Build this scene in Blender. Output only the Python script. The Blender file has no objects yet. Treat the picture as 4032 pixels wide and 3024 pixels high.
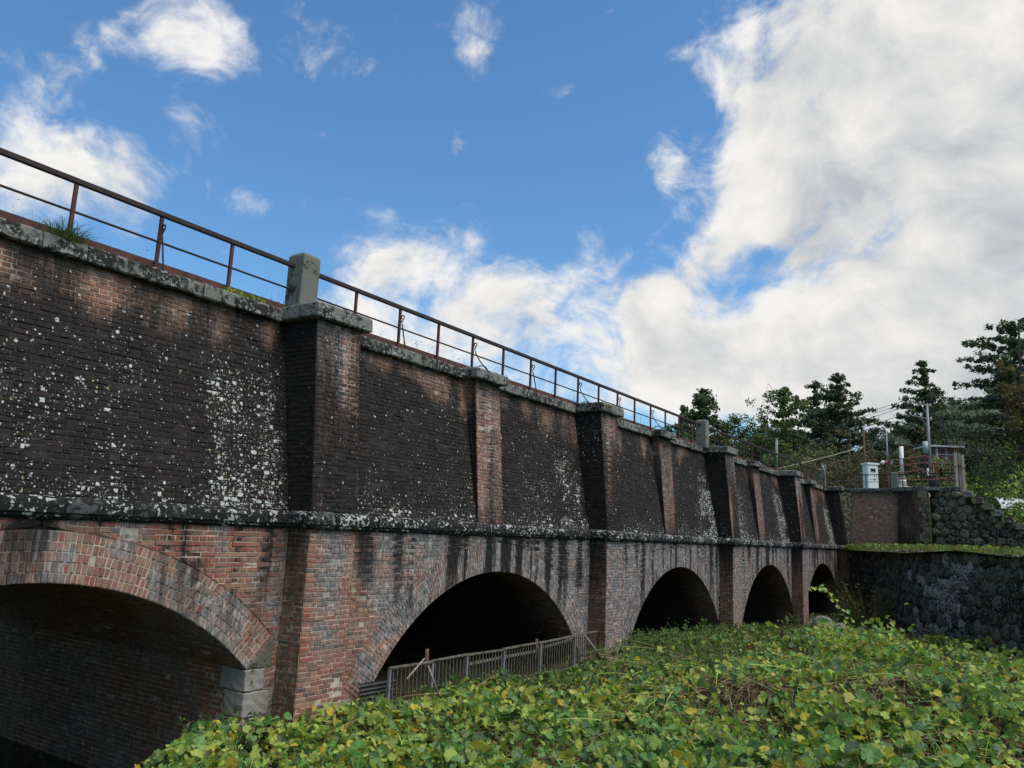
import bpy, bmesh, math, random
import numpy as np
from mathutils import Matrix, Vector

rng = np.random.default_rng(11)
random.seed(11)
SC = bpy.context.scene
COL = SC.collection

# ------------------------------------------------------------------ camera
FPX, YAW, PITCH, ROLL = 3131.5, 0.58647, 0.18685, 0.0443
CAM = np.array([0.0, -8.7067, -0.205])
_fw = np.array([math.cos(YAW), math.sin(YAW), 0.0]); _rt = np.array([math.sin(YAW), -math.cos(YAW), 0.0]); _up = np.array([0, 0, 1.0])
FWD = _fw * math.cos(PITCH) + _up * math.sin(PITCH); _u2 = -_fw * math.sin(PITCH) + _up * math.cos(PITCH)
RIGHT = _rt * math.cos(ROLL) + _u2 * math.sin(ROLL); UP = -_rt * math.sin(ROLL) + _u2 * math.cos(ROLL)
cam = bpy.data.cameras.new('camera'); cam.sensor_width = 36.0; cam.lens = FPX / 4032 * 36.0
cam.clip_start = 0.1; cam.clip_end = 3000
camo = bpy.data.objects.new('camera', cam); COL.objects.link(camo)
M4 = Matrix(((RIGHT[0], UP[0], -FWD[0], CAM[0]), (RIGHT[1], UP[1], -FWD[1], CAM[1]), (RIGHT[2], UP[2], -FWD[2], CAM[2]), (0, 0, 0, 1)))
camo.matrix_world = M4
SC.camera = camo

def ray(u, v):
    return FWD + RIGHT * (u - 2016) / FPX + UP * (1512 - v) / FPX
def at(u, v, d):
    "world point seen at photograph pixel (u, v), d metres in front of the camera"
    return CAM + ray(u, v) * d
def to_px(P):
    q = np.asarray(P, float) - CAM
    z = q @ FWD
    return 2016 + FPX * (q @ RIGHT) / z, 1512 - FPX * (q @ UP) / z, z

# ------------------------------------------------------------------ world / sun / exposure
SUN_DIR = np.array([0.02, -0.50, 0.86]); SUN_DIR /= np.linalg.norm(SUN_DIR)   # towards the sun
SUN_EL = math.asin(SUN_DIR[2]); SUN_AZ = math.atan2(SUN_DIR[0], SUN_DIR[1])
SKY_STRENGTH = 0.060
SUN_STRENGTH = 1.5
EXPOSURE = 1.35
w = bpy.data.worlds.new('World'); SC.world = w; w.use_nodes = True
nt = w.node_tree; nt.nodes.clear()

class NT:
    "small helper for writing node graphs"
    def __init__(s, tree): s.t = tree
    def n(s, typ, **kw):
        nd = s.t.nodes.new(typ)
        for k, v in kw.items(): setattr(nd, k, v)
        return nd
    def link(s, a, b): s.t.links.new(a, b)
    def put(s, sock, v):
        if hasattr(v, 'is_linked') or isinstance(v, bpy.types.NodeSocket): s.link(v, sock)
        else:
            if hasattr(sock.default_value, '__len__') and len(sock.default_value) == 4 and len(v) == 3: v = (*v, 1)
            sock.default_value = v
    def math(s, op, a, b=None, c=None, clamp=False):
        nd = s.n('ShaderNodeMath', operation=op, use_clamp=clamp)
        s.put(nd.inputs[0], a)
        if b is not None: s.put(nd.inputs[1], b)
        if c is not None: s.put(nd.inputs[2], c)
        return nd.outputs[0]
    def vmath(s, op, a, b=None, out=0):
        nd = s.n('ShaderNodeVectorMath', operation=op)
        s.put(nd.inputs[0], a)
        if b is not None:
            if op == 'SCALE': s.put(nd.inputs[3], b)
            else: s.put(nd.inputs[1], b)
        return nd.outputs[out]
    def mix(s, f, a, b, blend='MIX'):
        nd = s.n('ShaderNodeMix', data_type='RGBA', blend_type=blend)
        s.put(nd.inputs[0], f); s.put(nd.inputs[6], a); s.put(nd.inputs[7], b)
        return nd.outputs[2]
    def mapr(s, v, a, b, c=0.0, d=1.0, smooth=True):
        nd = s.n('ShaderNodeMapRange', interpolation_type='SMOOTHSTEP' if smooth else 'LINEAR')
        for i, x in enumerate((v, a, b, c, d)): s.put(nd.inputs[i], x)
        return nd.outputs[0]
    def noise(s, vec, scale, detail=4, rough=0.55, dist=0.0, out=0):
        nd = s.n('ShaderNodeTexNoise')
        if vec is not None: s.link(vec, nd.inputs['Vector'])
        nd.inputs['Scale'].default_value = scale; nd.inputs['Detail'].default_value = detail
        nd.inputs['Roughness'].default_value = rough; nd.inputs['Distortion'].default_value = dist
        return nd.outputs[out]
    def ramp(s, v, stops):
        nd = s.n('ShaderNodeValToRGB'); s.put(nd.inputs[0], v)
        el = nd.color_ramp.elements
        while len(el) < len(stops): el.new(0.5)
        for e, (p, c) in zip(el, stops): e.position = p; e.color = (*c, 1)
        return nd.outputs[0]

g = NT(nt)
tc = g.n('ShaderNodeTexCoord').outputs['Generated']
sky = g.n('ShaderNodeTexSky', sky_type='NISHITA', sun_disc=False)
sky.sun_elevation = SUN_EL; sky.sun_rotation = SUN_AZ; sky.altitude = 400; sky.air_density = 1.15; sky.dust_density = 0.5; sky.ozone_density = 2.2
# clouds: fractal noise over direction, gathered into banks of cloud by broad soft masses
d0 = g.vmath('NORMALIZE', tc)
warp = g.vmath('SCALE', g.vmath('SUBTRACT', g.noise(d0, 5.0, 3, 0.5, 0, 1), (0.5, 0.5, 0.5)), 0.10)
dv = g.vmath('ADD', d0, warp)
banks = [  # u, v (where the middle of the bank stands in the photograph), radius, amount
    (3700, 480, 950, .46), (4100, 1200, 1000, .46), (3520, 820, 600, .36), (3200, 420, 420, .26), (3040, 1010, 260, -.30), (2860, 1120, 160, -.16), (3250, 900, 160, -.12), (4700, 600, 1500, .5), (2950, 180, 200, .10),
    (3150, 1420, 650, .40), (2700, 1340, 420, .40), (2620, 1200, 260, .24), (3150, 700, 330, .22), (2500, 1500, 420, .26), (2900, 1060, 240, .12),
    (1800, 1130, 330, .28), (2150, 1200, 280, .31), (1560, 1020, 200, .24), (1400, 1130, 280, .24), (1420, 1420, 400, .3), (1950, 1420, 420, .36),
    (330, 700, 330, .28), (40, 780, 430, .34), (640, 110, 280, .26), (790, 200, 190, .30), (420, 60, 240, .16), (760, 540, 150, .26), (700, 850, 300, .14),
    (2240, 450, 150, .34), (2640, 690, 170, .38), (1850, 540, 130, .30), (2400, 790, 120, .36), (1920, 60, 190, .15), (1930, 240, 170, .30), (260, 90, 210, .24), (960, 780, 100, .22), (2620, 520, 190, .30), (2750, 900, 260, .24), (2560, 80, 330, .15), (2900, 850, 300, .20), (2450, 1050, 260, .26), (2150, 700, 150, .18), (2800, 420, 260, .10),
]
bias = None
# cloud banks out of view, added to whiten and brighten the fill light
rest = [((.05, -.62, .78), .62, .5), ((-.85, -.35, .40), .55, .45), ((-.25, -.95, .25), .50, .42), ((.55, -.80, .22), .45, .42), ((-.55, .75, .45), .45, .40), ((-.95, .30, .15), .4, .35), ((.9, -.45, .55), .45, .42), ((-.4, -.3, .9), .4, .36)]
for (u, v, r, a) in banks + [(None, d_, r_ * FPX, a_) for d_, r_, a_ in rest]:
    dd = np.array(v) if u is None else ray(u, v); dd = dd / np.linalg.norm(dd)
    dist = g.vmath('DISTANCE', dv, tuple(dd), out=1)
    m = g.mapr(dist, 0.0, r / FPX * 1.15, a, 0.0)
    bias = m if bias is None else g.math('ADD', bias, m)
stretch = g.vmath('MULTIPLY', dv, (1.0, 1.0, 1.35))
n1 = g.noise(stretch, 5.5, 10, 0.60, 0.25)
n2 = g.noise(stretch, 14.0, 8, 0.62, 0.4)
nn_ = g.math('ADD', g.math('MULTIPLY', g.math('SUBTRACT', n1, .5), 1.45), g.math('MULTIPLY', g.math('SUBTRACT', n2, .5), .75))
dens = g.math('ADD', g.math('ADD', nn_, .44), g.math('MINIMUM', bias, 0.66))
alpha = g.math('POWER', g.mapr(dens, .58, .98), 1.15)
# self shading: compare with the density a little way towards the light
off = g.vmath('ADD', stretch, (-.03, .035, .05))
n1b = g.noise(off, 5.5, 8, 0.58, 0.25)
shade = g.math('SUBTRACT', n1, n1b)
thick = g.mapr(g.math('ADD', g.math('MULTIPLY', bias, .9), g.math('MULTIPLY', g.noise(stretch, 3.2, 6, .55, .3), .9)), .72, 1.12)
lum = g.math('ADD', g.math('SUBTRACT', 1.02, g.math('MULTIPLY', thick, .17)), g.math('MULTIPLY', shade, .95))
lum = g.math('MAXIMUM', g.math('MINIMUM', lum, 1.04), .66)
ccol = g.mix(g.mapr(lum, .5, .95, 0, 1, False), (.80, .88, .97), (1.0, .985, .96))
cl = g.n('ShaderNodeVectorMath', operation='SCALE'); g.link(ccol, cl.inputs[0]); g.link(g.math('MULTIPLY', lum, .345 / SKY_STRENGTH), cl.inputs[3])
skyc = g.mix(1.0, sky.outputs[0], (.60, .90, 1.07), 'MULTIPLY')
final = g.mix(alpha, skyc, cl.outputs[0])
bg = g.n('ShaderNodeBackground'); bg.inputs[1].default_value = SKY_STRENGTH
g.link(final, bg.inputs[0])
out = g.n('ShaderNodeOutputWorld'); g.link(bg.outputs[0], out.inputs[0])
w.cycles.sampling_method = 'MANUAL'; w.cycles.sample_map_resolution = 1024

sl = bpy.data.lights.new('sun', 'SUN'); sl.energy = SUN_STRENGTH; sl.angle = math.radians(50); sl.color = (1.0, .95, .88)
so = bpy.data.objects.new('sun', sl); COL.objects.link(so)
so.rotation_euler = Vector(-SUN_DIR).to_track_quat('-Z', 'Y').to_euler(); so.location = (5, -20, 30)
SC.view_settings.view_transform = 'Standard'; SC.view_settings.look = 'None'; SC.view_settings.gamma = 1.0
SC.view_settings.exposure = EXPOSURE
SC.cycles.use_adaptive_sampling = True; SC.cycles.use_denoising = True
SC.cycles.max_bounces = 6; SC.cycles.diffuse_bounces = 4; SC.cycles.transparent_max_bounces = 4

# ------------------------------------------------------------------ helpers
def tag(o, label=None, cat=None, group=None, kind=None):
    if label: o['label'] = label
    if cat: o['category'] = cat
    if group: o['group'] = group
    if kind: o['kind'] = kind
    return o

def empty(name, loc=(0, 0, 0), label=None, cat=None, group=None, kind=None):
    o = bpy.data.objects.new(name, None); COL.objects.link(o); o.location = tuple(loc); o.empty_display_size = .2
    return tag(o, label, cat, group, kind)

def mesh_np(verts, quads=None, tris=None, polys=None, smooth=False):
    me = bpy.data.meshes.new('m')
    verts = np.asarray(verts, np.float32).reshape(-1, 3)
    idx, tot = [], []
    if quads is not None and len(quads): q = np.asarray(quads, np.int32).reshape(-1, 4); idx.append(q.ravel()); tot.append(np.full(len(q), 4, np.int32))
    if tris is not None and len(tris): t = np.asarray(tris, np.int32).reshape(-1, 3); idx.append(t.ravel()); tot.append(np.full(len(t), 3, np.int32))
    if polys:
        for p in polys: idx.append(np.asarray(p, np.int32)); tot.append(np.array([len(p)], np.int32))
    idx = np.concatenate(idx); tot = np.concatenate(tot)
    me.vertices.add(len(verts)); me.vertices.foreach_set('co', verts.ravel())
    me.loops.add(len(idx)); me.loops.foreach_set('vertex_index', idx)
    me.polygons.add(len(tot)); st = np.concatenate([[0], np.cumsum(tot)[:-1]]).astype(np.int32)
    me.polygons.foreach_set('loop_start', st); me.polygons.foreach_set('loop_total', tot)
    me.polygons.foreach_set('use_smooth', np.full(len(tot), smooth))
    me.update(calc_edges=True)
    return me

def set_attr(me, name, arr):
    a = me.attributes.new(name, 'FLOAT_COLOR', 'POINT')
    arr = np.asarray(arr, np.float32)
    if arr.shape[1] == 3: arr = np.concatenate([arr, np.ones((len(arr), 1), np.float32)], 1)
    a.data.foreach_set('color', arr.ravel())

def link(name, me, mat, parent=None):
    o = bpy.data.objects.new(name, me); COL.objects.link(o)
    if mat is not None:
        me.materials.clear(); me.materials.append(mat)
    if parent is not None:
        o.parent = parent
        o.matrix_parent_inverse = Matrix.Translation(-Vector(parent.location))
    return o

class MB:
    "collects simple solids into one mesh"
    def __init__(s): s.v = []; s.f = []
    def quadbox(s, c8):
        b = len(s.v); s.v += [tuple(map(float, c)) for c in c8]
        for f in ((0, 3, 2, 1), (4, 5, 6, 7), (0, 1, 5, 4), (1, 2, 6, 5), (2, 3, 7, 6), (3, 0, 4, 7)): s.f.append(tuple(b + i for i in f))
        return s
    def box(s, x0, x1, y0, y1, z0, z1):
        return s.quadbox([(x0, y0, z0), (x1, y0, z0), (x1, y1, z0), (x0, y1, z0), (x0, y0, z1), (x1, y0, z1), (x1, y1, z1), (x0, y1, z1)])
    def bar(s, a, b, w, h=None, upv=(0, 0, 1)):
        "rectangular bar from a to b"
        h = w if h is None else h
        a = np.asarray(a, float); b = np.asarray(b, float); d = b - a; d /= np.linalg.norm(d)
        uv = np.asarray(upv, float)
        if abs(d @ uv) > .95: uv = np.array([1.0, 0, 0])
        r = np.cross(d, uv); r /= np.linalg.norm(r); t = np.cross(r, d)
        c = []
        for p in (a, b):
            c += [p - r * w / 2 - t * h / 2, p + r * w / 2 - t * h / 2, p + r * w / 2 + t * h / 2, p - r * w / 2 + t * h / 2]
        return s.quadbox(c)
    def tube(s, pts, r, n=8, cap=True):
        pts = [np.asarray(p, float) for p in pts]; rs = r if hasattr(r, '__len__') else [r] * len(pts)
        base = len(s.v); ref = None
        for i, p in enumerate(pts):
            d = pts[min(i + 1, len(pts) - 1)] - pts[max(i - 1, 0)]; d = d / (np.linalg.norm(d) + 1e-9)
            if ref is None: ref = np.array([1.0, 0, 0]) if abs(d[2]) > .8 else np.array([0, 0, 1.0])
            x = np.cross(d, ref); nx = np.linalg.norm(x)
            if nx < 1e-3: ref = np.array([0.3, 1.0, 0.2]); x = np.cross(d, ref); nx = np.linalg.norm(x)
            x /= nx; y = np.cross(x, d)
            for k in range(n):
                a = 2 * math.pi * k / n
                s.v.append(tuple(p + rs[i] * (x * math.cos(a) + y * math.sin(a))))
        for i in range(len(pts) - 1):
            for k in range(n):
                k2 = (k + 1) % n
                s.f.append((base + i * n + k, base + i * n + k2, base + (i + 1) * n + k2, base + (i + 1) * n + k))
        if cap:
            s.f.append(tuple(base + k for k in range(n))[::-1]); e = base + (len(pts) - 1) * n; s.f.append(tuple(e + k for k in range(n)))
        return s
    def build(s, name, mat, parent=None, smooth=False, bevel=0.0):
        me = bpy.data.meshes.new(name); me.from_pydata(s.v, [], s.f); me.update()
        bm = bmesh.new(); bm.from_mesh(me); bmesh.ops.recalc_face_normals(bm, faces=bm.faces)
        if bevel: bmesh.ops.bevel(bm, geom=list(bm.edges), offset=bevel, segments=1, affect='EDGES', clamp_overlap=True)
        bm.to_mesh(me); bm.free()
        if smooth: me.polygons.foreach_set('use_smooth', np.full(len(me.polygons), True))
        return link(name, me, mat, parent)

# value noise ---------------------------------------------------------
def _hash(ix, iy, iz, seed):
    n = (ix * 374761393 + iy * 668265263 + iz * 2147483647 + seed * 1274126177) & 0xffffffff
    n = ((n ^ (n >> 13)) * 1274126177) & 0xffffffff
    return ((n ^ (n >> 16)) & 0xffffff) / float(0xffffff)
def vnoise(x, y, z, seed=0):
    x, y, z = np.broadcast_arrays(np.asarray(x, float), np.asarray(y, float), np.asarray(z, float))
    fx, fy, fz = np.floor(x), np.floor(y), np.floor(z)
    ix, iy, iz = fx.astype(np.int64), fy.astype(np.int64), fz.astype(np.int64)
    tx, ty, tz = x - fx, y - fy, z - fz
    tx, ty, tz = [t * t * (3 - 2 * t) for t in (tx, ty, tz)]
    r = 0
    for a in (0, 1):
        for b in (0, 1):
            for c in (0, 1):
                r = r + _hash(ix + a, iy + b, iz + c, seed) * (tx if a else 1 - tx) * (ty if b else 1 - ty) * (tz if c else 1 - tz)
    return r
def fbm(x, y, z, seed=0, o=4):
    r = 0; a = .5; s = 0
    for i in range(o):
        r = r + a * vnoise(x * 2 ** i, y * 2 ** i, z * 2 ** i, seed + i * 17); s += a; a *= .5
    return r / s
def sstep(a, b, x):
    t = np.clip((np.asarray(x, float) - a) / (b - a), 0, 1); return t * t * (3 - 2 * t)

# ------------------------------------------------------------------ materials
MATS = {}
def mat(name):
    m = bpy.data.materials.new(name); m.use_nodes = True; m.node_tree.nodes.clear(); MATS[name] = m
    gg = NT(m.node_tree)
    b = gg.n('ShaderNodeBsdfPrincipled'); o = gg.n('ShaderNodeOutputMaterial'); gg.link(b.outputs[0], o.inputs[0])
    return m, gg, b, o
def attr(gg, name):
    return gg.n('ShaderNodeAttribute', attribute_name=name, attribute_type='GEOMETRY')
def bump(gg, b, h, strength, dist=.01):
    n = gg.n('ShaderNodeBump'); n.inputs['Strength'].default_value = strength; n.inputs['Distance'].default_value = dist
    gg.link(h, n.inputs['Height']); gg.link(n.outputs[0], b.inputs['Normal'])

def masonry(name, is_brick):
    m, gg, b, o = mat(name)
    pos = gg.n('ShaderNodeNewGeometry').outputs['Position']
    st = attr(gg, 'st'); sep = gg.n('ShaderNodeSeparateColor'); gg.link(st.outputs['Color'], sep.inputs[0])
    soot_shade, wash, lich = sep.outputs[0], sep.outputs[1], sep.outputs[2]; moss = st.outputs['Alpha']
    fine = gg.noise(pos, 60, 4, .6); mid = gg.noise(pos, 9, 5, .6)
    stv = gg.vmath('MULTIPLY', pos, (7.0, 7.0, .8)); strk = gg.noise(stv, 2.4, 5, .6)
    stv2 = gg.vmath('MULTIPLY', pos, (26.0, 26.0, 5.0)); strk2 = gg.noise(stv2, 1.3, 4, .6)
    if is_brick:
        tn = attr(gg, 'tone'); ts = gg.n('ShaderNodeSeparateColor'); gg.link(tn.outputs['Color'], ts.inputs[0])
        base = gg.ramp(ts.outputs[0], [(0, (.31, .082, .045)), (.22, (.25, .072, .046)), (.42, (.30, .12, .075)), (.6, (.34, .185, .115)), (.74, (.20, .080, .062)), (.88, (.24, .135, .095)), (1, (.10, .052, .048))])
        base = gg.mix(gg.mapr(fine, .3, .7, 0, .32), base, (.12, .06, .045))
        base = gg.mix(gg.mapr(mid, .5, .8, 0, .35), base, (.36, .21, .14))
    else:
        base = gg.mix(gg.mapr(mid, .3, .7), (.56, .46, .345), (.40, .33, .255))
    wf = gg.math('MULTIPLY', wash, gg.mapr(gg.math('ADD', strk2, gg.math('MULTIPLY', gg.math('SUBTRACT', mid, .5), .8)), .22, .55), clamp=True)
    wcol = gg.mix(gg.mapr(strk2, .38, .66), (.095, .093, .098), (.40, .385, .37))
    base = gg.mix(wf, base, wcol)
    if is_brick:
        lot = gg.math('MULTIPLY', gg.mapr(gg.math('ADD', ts.outputs[2], gg.math('MULTIPLY', wash, .9)), 1.08, 1.35), gg.mapr(mid, .25, .55))
        base = gg.mix(gg.math('MULTIPLY', lot, .70), base, gg.mix(strk2, (.055, .056, .064), (.16, .16, .168)))
    mf = gg.math('MULTIPLY', moss, gg.mapr(mid, .3, .62), clamp=True)
    base = gg.mix(mf, base, (.085, .075, .032))
    edge = gg.math('ADD', gg.math('MULTIPLY', gg.math('SUBTRACT', strk, .5), .75), gg.math('MULTIPLY', gg.math('SUBTRACT', fine, .5), .35))
    sf = gg.math('MULTIPLY', gg.mapr(gg.math('ADD', soot_shade, edge), .12, .86), .988 if is_brick else .975)
    blk = gg.mix(gg.mapr(strk, .3, .75), (.0058, .0056, .0056), (.0150, .0138, .0130))
    if is_brick:
        blk = gg.mix(gg.mapr(ts.outputs[1], .45, 1.0, 0, .60), blk, (.030, .021, .018))
        blk = gg.mix(gg.mapr(fine, .4, .8, 0, .5), blk, (.020, .019, .018))
    else:
        blk = gg.mix(gg.mapr(mid, .35, .65), (.005, .005, .005), (.028, .026, .025))
    base = gg.mix(sf, base, blk)
    # lichen: pale crusts that sit on the brick faces
    if is_brick:
        vo = gg.n('ShaderNodeTexVoronoi'); vo.inputs['Scale'].default_value = 9.5; gg.link(pos, vo.inputs['Vector'])
        ex = gg.math('LESS_THAN', gg.math('ADD', ts.outputs[1], .16), gg.math('MULTIPLY', lich, .85))
        rd = gg.math('GREATER_THAN', gg.math('ADD', .40, gg.math('MULTIPLY', gg.math('SUBTRACT', mid, .5), .9)), vo.outputs['Distance'])
        base = gg.mix(gg.math('MULTIPLY', ex, rd), base, gg.mix(gg.mapr(fine, .35, .7), (.36, .37, .34), (.54, .55, .51)))
    for sc, k, colr, lo in ((16.0, .45, (.52, .53, .49), .16), (31.0, .90, (.46, .47, .43), .21), (50.0, .45, (.42, .43, .40), .20), (22.0, .20, (.36, .34, .17), .18)):
        vo = gg.n('ShaderNodeTexVoronoi'); vo.feature = 'F1'; vo.inputs['Scale'].default_value = sc; vo.inputs['Randomness'].default_value = 1.0
        wv = gg.vmath('ADD', pos, gg.vmath('SCALE', gg.vmath('SUBTRACT', gg.noise(pos, 30, 2, .5, 0, 1), (.5, .5, .5)), .022))
        gg.link(gg.vmath('MULTIPLY', wv, (1.0, 1.0, .9)), vo.inputs['Vector'])
        vs = gg.n('ShaderNodeSeparateColor'); gg.link(vo.outputs['Color'], vs.inputs[0])
        exist = gg.math('LESS_THAN', vs.outputs[0], gg.math('MULTIPLY', lich, k))
        rad = gg.math('ADD', lo, gg.math('MULTIPLY', gg.math('MULTIPLY', vs.outputs[1], vs.outputs[1]), .34))
        edge_m = gg.mapr(gg.math('SUBTRACT', rad, vo.outputs['Distance']), -.03, .09)
        lm = gg.math('MULTIPLY', exist, edge_m)
        if not is_brick: lm = gg.math('MULTIPLY', lm, .22)
        lc = gg.mix(gg.mapr(fine, .35, .7), tuple(x * .72 for x in colr), colr)
        base = gg.mix(lm, base, lc)
    gg.link(base, b.inputs['Base Color']); b.inputs['Roughness'].default_value = .88
    b.inputs['Specular IOR Level'].default_value = .25
    bump(gg, b, gg.math('ADD', fine, gg.math('MULTIPLY', mid, .6)), .5, .006)
    return m

M_BRICK = masonry('weathered brick', True)
M_MORTAR = masonry('lime mortar', False)

def stone(name, base_a, base_b, black, blackcut, lichen, lichcut, bscale=1.0, mossy=0.0):
    m, gg, b, o = mat(name)
    pos = gg.n('ShaderNodeNewGeometry').outputs['Position']
    fine = gg.noise(pos, 90, 5, .65); mid = gg.noise(pos, 11, 6, .62, .3); big = gg.noise(pos, 2.3, 4, .55); lic = gg.noise(pos, 17, 5, .6, .2)
    oi = gg.n('ShaderNodeObjectInfo').outputs['Random']
    base = gg.mix(fine, base_a, base_b)
    base = gg.mix(gg.math('MULTIPLY', oi, .35), base, tuple(x * .55 for x in base_a))
    bl = gg.mapr(gg.math('ADD', gg.math('MULTIPLY', mid, .6), gg.math('ADD', gg.math('MULTIPLY', big, .5), gg.math('MULTIPLY', oi, .10))), blackcut, blackcut + .10, 0, .96)
    base = gg.mix(bl, base, black)
    if mossy: base = gg.mix(gg.mapr(gg.noise(pos, 5, 4, .6), .52, .7, 0, mossy), base, (.075, .080, .030))
    nz = gg.n('ShaderNodeSeparateXYZ'); gg.link(gg.n('ShaderNodeNewGeometry').outputs['Normal'], nz.inputs[0])
    lf = gg.mapr(gg.math('ADD', gg.math('ADD', gg.math('MULTIPLY', lic, .75), gg.math('MULTIPLY', big, .35)), gg.math('MULTIPLY', nz.outputs[2], .015)), lichcut, lichcut + .035, 0, .95)
    base = gg.mix(lf, base, gg.mix(fine, tuple(x * .65 for x in lichen), lichen))
    gg.link(base, b.inputs['Base Color']); b.inputs['Roughness'].default_value = .9; b.inputs['Specular IOR Level'].default_value = .2
    bump(gg, b, gg.math('ADD', fine, gg.math('MULTIPLY', mid, 1.5)), .7, .012 * bscale)
    return m
M_COPING = stone('granite coping', (.215, .215, .190), (.14, .14, .125), (.018, .017, .016), .545, (.38, .39, .36), .615)
M_STRING = stone('blackened granite string course', (.10, .10, .098), (.05, .05, .05), (.011, .011, .011), .44, (.46, .46, .43), .605)
M_QUOIN = stone('split granite', (.37, .345, .30), (.23, .215, .19), (.09, .085, .07), .70, (.40, .38, .34), .80)
M_RUBBLE = stone('dark river stone', (.225, .200, .135), (.110, .100, .075), (.018, .016, .014), .555, (.52, .50, .44), .655, 1.6, .6)
M_RUBBLE_PALE = stone('lichen covered stone', (.10, .095, .08), (.05, .05, .045), (.015, .015, .015), .56, (.56, .50, .41), .53, 1.6)
M_CONCRETE = stone('weathered concrete', (.185, .182, .155), (.13, .13, .11), (.035, .032, .027), .635, (.25, .245, .21), .74)

def simple(name, col, rough=.6, metal=0.0, var=.3, scale=12, dark=None, spec=.4, bmp=0.15):
    m, gg, b, o = mat(name)
    pos = gg.n('ShaderNodeNewGeometry').outputs['Position']
    n = gg.noise(pos, scale, 5, .6)
    dk = dark or tuple(x * .45 for x in col)
    base = gg.mix(gg.mapr(n, .4, .72, 0, var * 1.6), col, dk)
    gg.link(base, b.inputs['Base Color']); b.inputs['Roughness'].default_value = rough; b.inputs['Metallic'].default_value = metal
    b.inputs['Specular IOR Level'].default_value = spec
    if bmp: bump(gg, b, gg.noise(pos, scale * 6, 3, .6), bmp, .004)
    return m
M_RUST = simple('rusted iron', (.090, .034, .025), .85, 0, .6, 9, (.035, .018, .016))
M_RAIL = simple('dark oxidised iron', (.028, .015, .014), .75, 0, .6, 14, (.011, .008, .008))
M_RUST2 = simple('orange rusted steel', (.19, .090, .055), .85, 0, .6, 9, (.08, .04, .03))
M_GALV = simple('galvanised steel', (.20, .21, .215), .55, .1, .45, 8)
M_ALU = simple('weathered aluminium', (.120, .108, .090), .75, .05, .7, 9, (.05, .035, .028))
M_WOODG = simple('bleached wood', (.26, .23, .18), .85, 0, .5, 18)
M_WOODB = simple('brown wooden pole', (.10, .062, .042), .85, 0, .5, 10)
M_WHITE = simple('white enamel paint', (.66, .68, .70), .45, 0, .12, 6, (.42, .38, .33))
M_PVC = simple('white pipe', (.60, .60, .56), .5, 0, .25, 7)
M_GLASS = simple('dark meter glass', (.02, .025, .03), .12, 0, .2, 6, None, .6, 0)
M_SHED = simple('faded maroon sheet', (.19, .085, .082), .6, 0, .35, 4)
M_SHEDROOF = simple('pale roof sheet', (.50, .54, .58), .45, 0, .2, 5)
M_WIRE = simple('black cable', (.025, .025, .03), .6, 0, .1, 4, None, .3, 0)
M_CERAMIC = simple('white porcelain', (.7, .7, .68), .3, 0, .1, 4, None, .5, 0)
M_CORR = simple('corrugated iron', (.045, .047, .044), .6, .2, .5, 6)
M_PLASTIC = simple('white sheeting', (.72, .74, .75), .5, 0, .2, 2.5, (.45, .48, .47))
M_CABLEW = simple('pale cable sleeve', (.34, .32, .26), .6, 0, .2, 6, None, .3, 0)
M_RED = simple('red lacquer', (.25, .03, .025), .5, 0, .2, 6)

def leafmat(name, trans=.42, rough=.55):
    m, gg, b, o = mat(name)
    a = attr(gg, 'col').outputs['Color']
    pos = gg.n('ShaderNodeNewGeometry').outputs['Position']
    n = gg.noise(pos, 40, 3, .6)
    c = gg.mix(gg.mapr(n, .35, .75, 0, .35), a, gg.mix(1.0, a, (.55, .6, .5), 'MULTIPLY'))
    gg.link(c, b.inputs['Base Color']); b.inputs['Roughness'].default_value = rough; b.inputs['Specular IOR Level'].default_value = .3
    t = gg.n('ShaderNodeBsdfTranslucent'); gg.link(gg.mix(1.0, c, (1.0, 1.0, .6), 'MULTIPLY'), t.inputs[0])
    mx = gg.n('ShaderNodeMixShader'); mx.inputs[0].default_value = trans
    gg.link(b.outputs[0], mx.inputs[1]); gg.link(t.outputs[0], mx.inputs[2]); gg.link(mx.outputs[0], o.inputs[0])
    return m
M_LEAF = leafmat('vine leaf')
M_TREELEAF = leafmat('tree foliage', .18, .6)
M_STRAW = leafmat('dead stalks', .1, .8)
M_BARK = simple('bark', (.085, .065, .05), .9, 0, .5, 14)
M_TWIG = simple('grey twigs', (.125, .108, .088), .9, 0, .5, 10)
def groundmat(name, a, b_, c):
    m, gg, b, o = mat(name)
    pos = gg.n('ShaderNodeNewGeometry').outputs['Position']
    n = gg.noise(pos, 1.3, 6, .62); f = gg.noise(pos, 14, 5, .62)
    col = gg.mix(gg.mapr(n, .35, .65), a, b_); col = gg.mix(gg.mapr(f, .45, .7), col, c)
    gg.link(col, b.inputs['Base Color']); b.inputs['Roughness'].default_value = .95; b.inputs['Specular IOR Level'].default_value = .1
    bump(gg, b, f, .8, .05)
    return m
M_SOIL = groundmat('damp soil under leaves', (.035, .035, .016), (.050, .042, .022), (.022, .026, .010))
M_GRASSG = groundmat('grassy ground', (.060, .085, .022), (.080, .090, .028), (.035, .050, .014))
M_GRAVEL = groundmat('gravel deck', (.13, .12, .10), (.10, .095, .08), (.06, .07, .03))
M_FOREST = groundmat('far wooded hill', (.065, .095, .060), (.085, .105, .055), (.045, .070, .050))
def watermat():
    m, gg, b, o = mat('dark stream water')
    b.inputs['Base Color'].default_value = (.012, .014, .012, 1); b.inputs['Roughness'].default_value = .08
    pos = gg.n('ShaderNodeNewGeometry').outputs['Position']
    bump(gg, b, gg.noise(pos, 3.5, 3, .5), .25, .05)
    return m
M_WATER = watermat()

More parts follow.
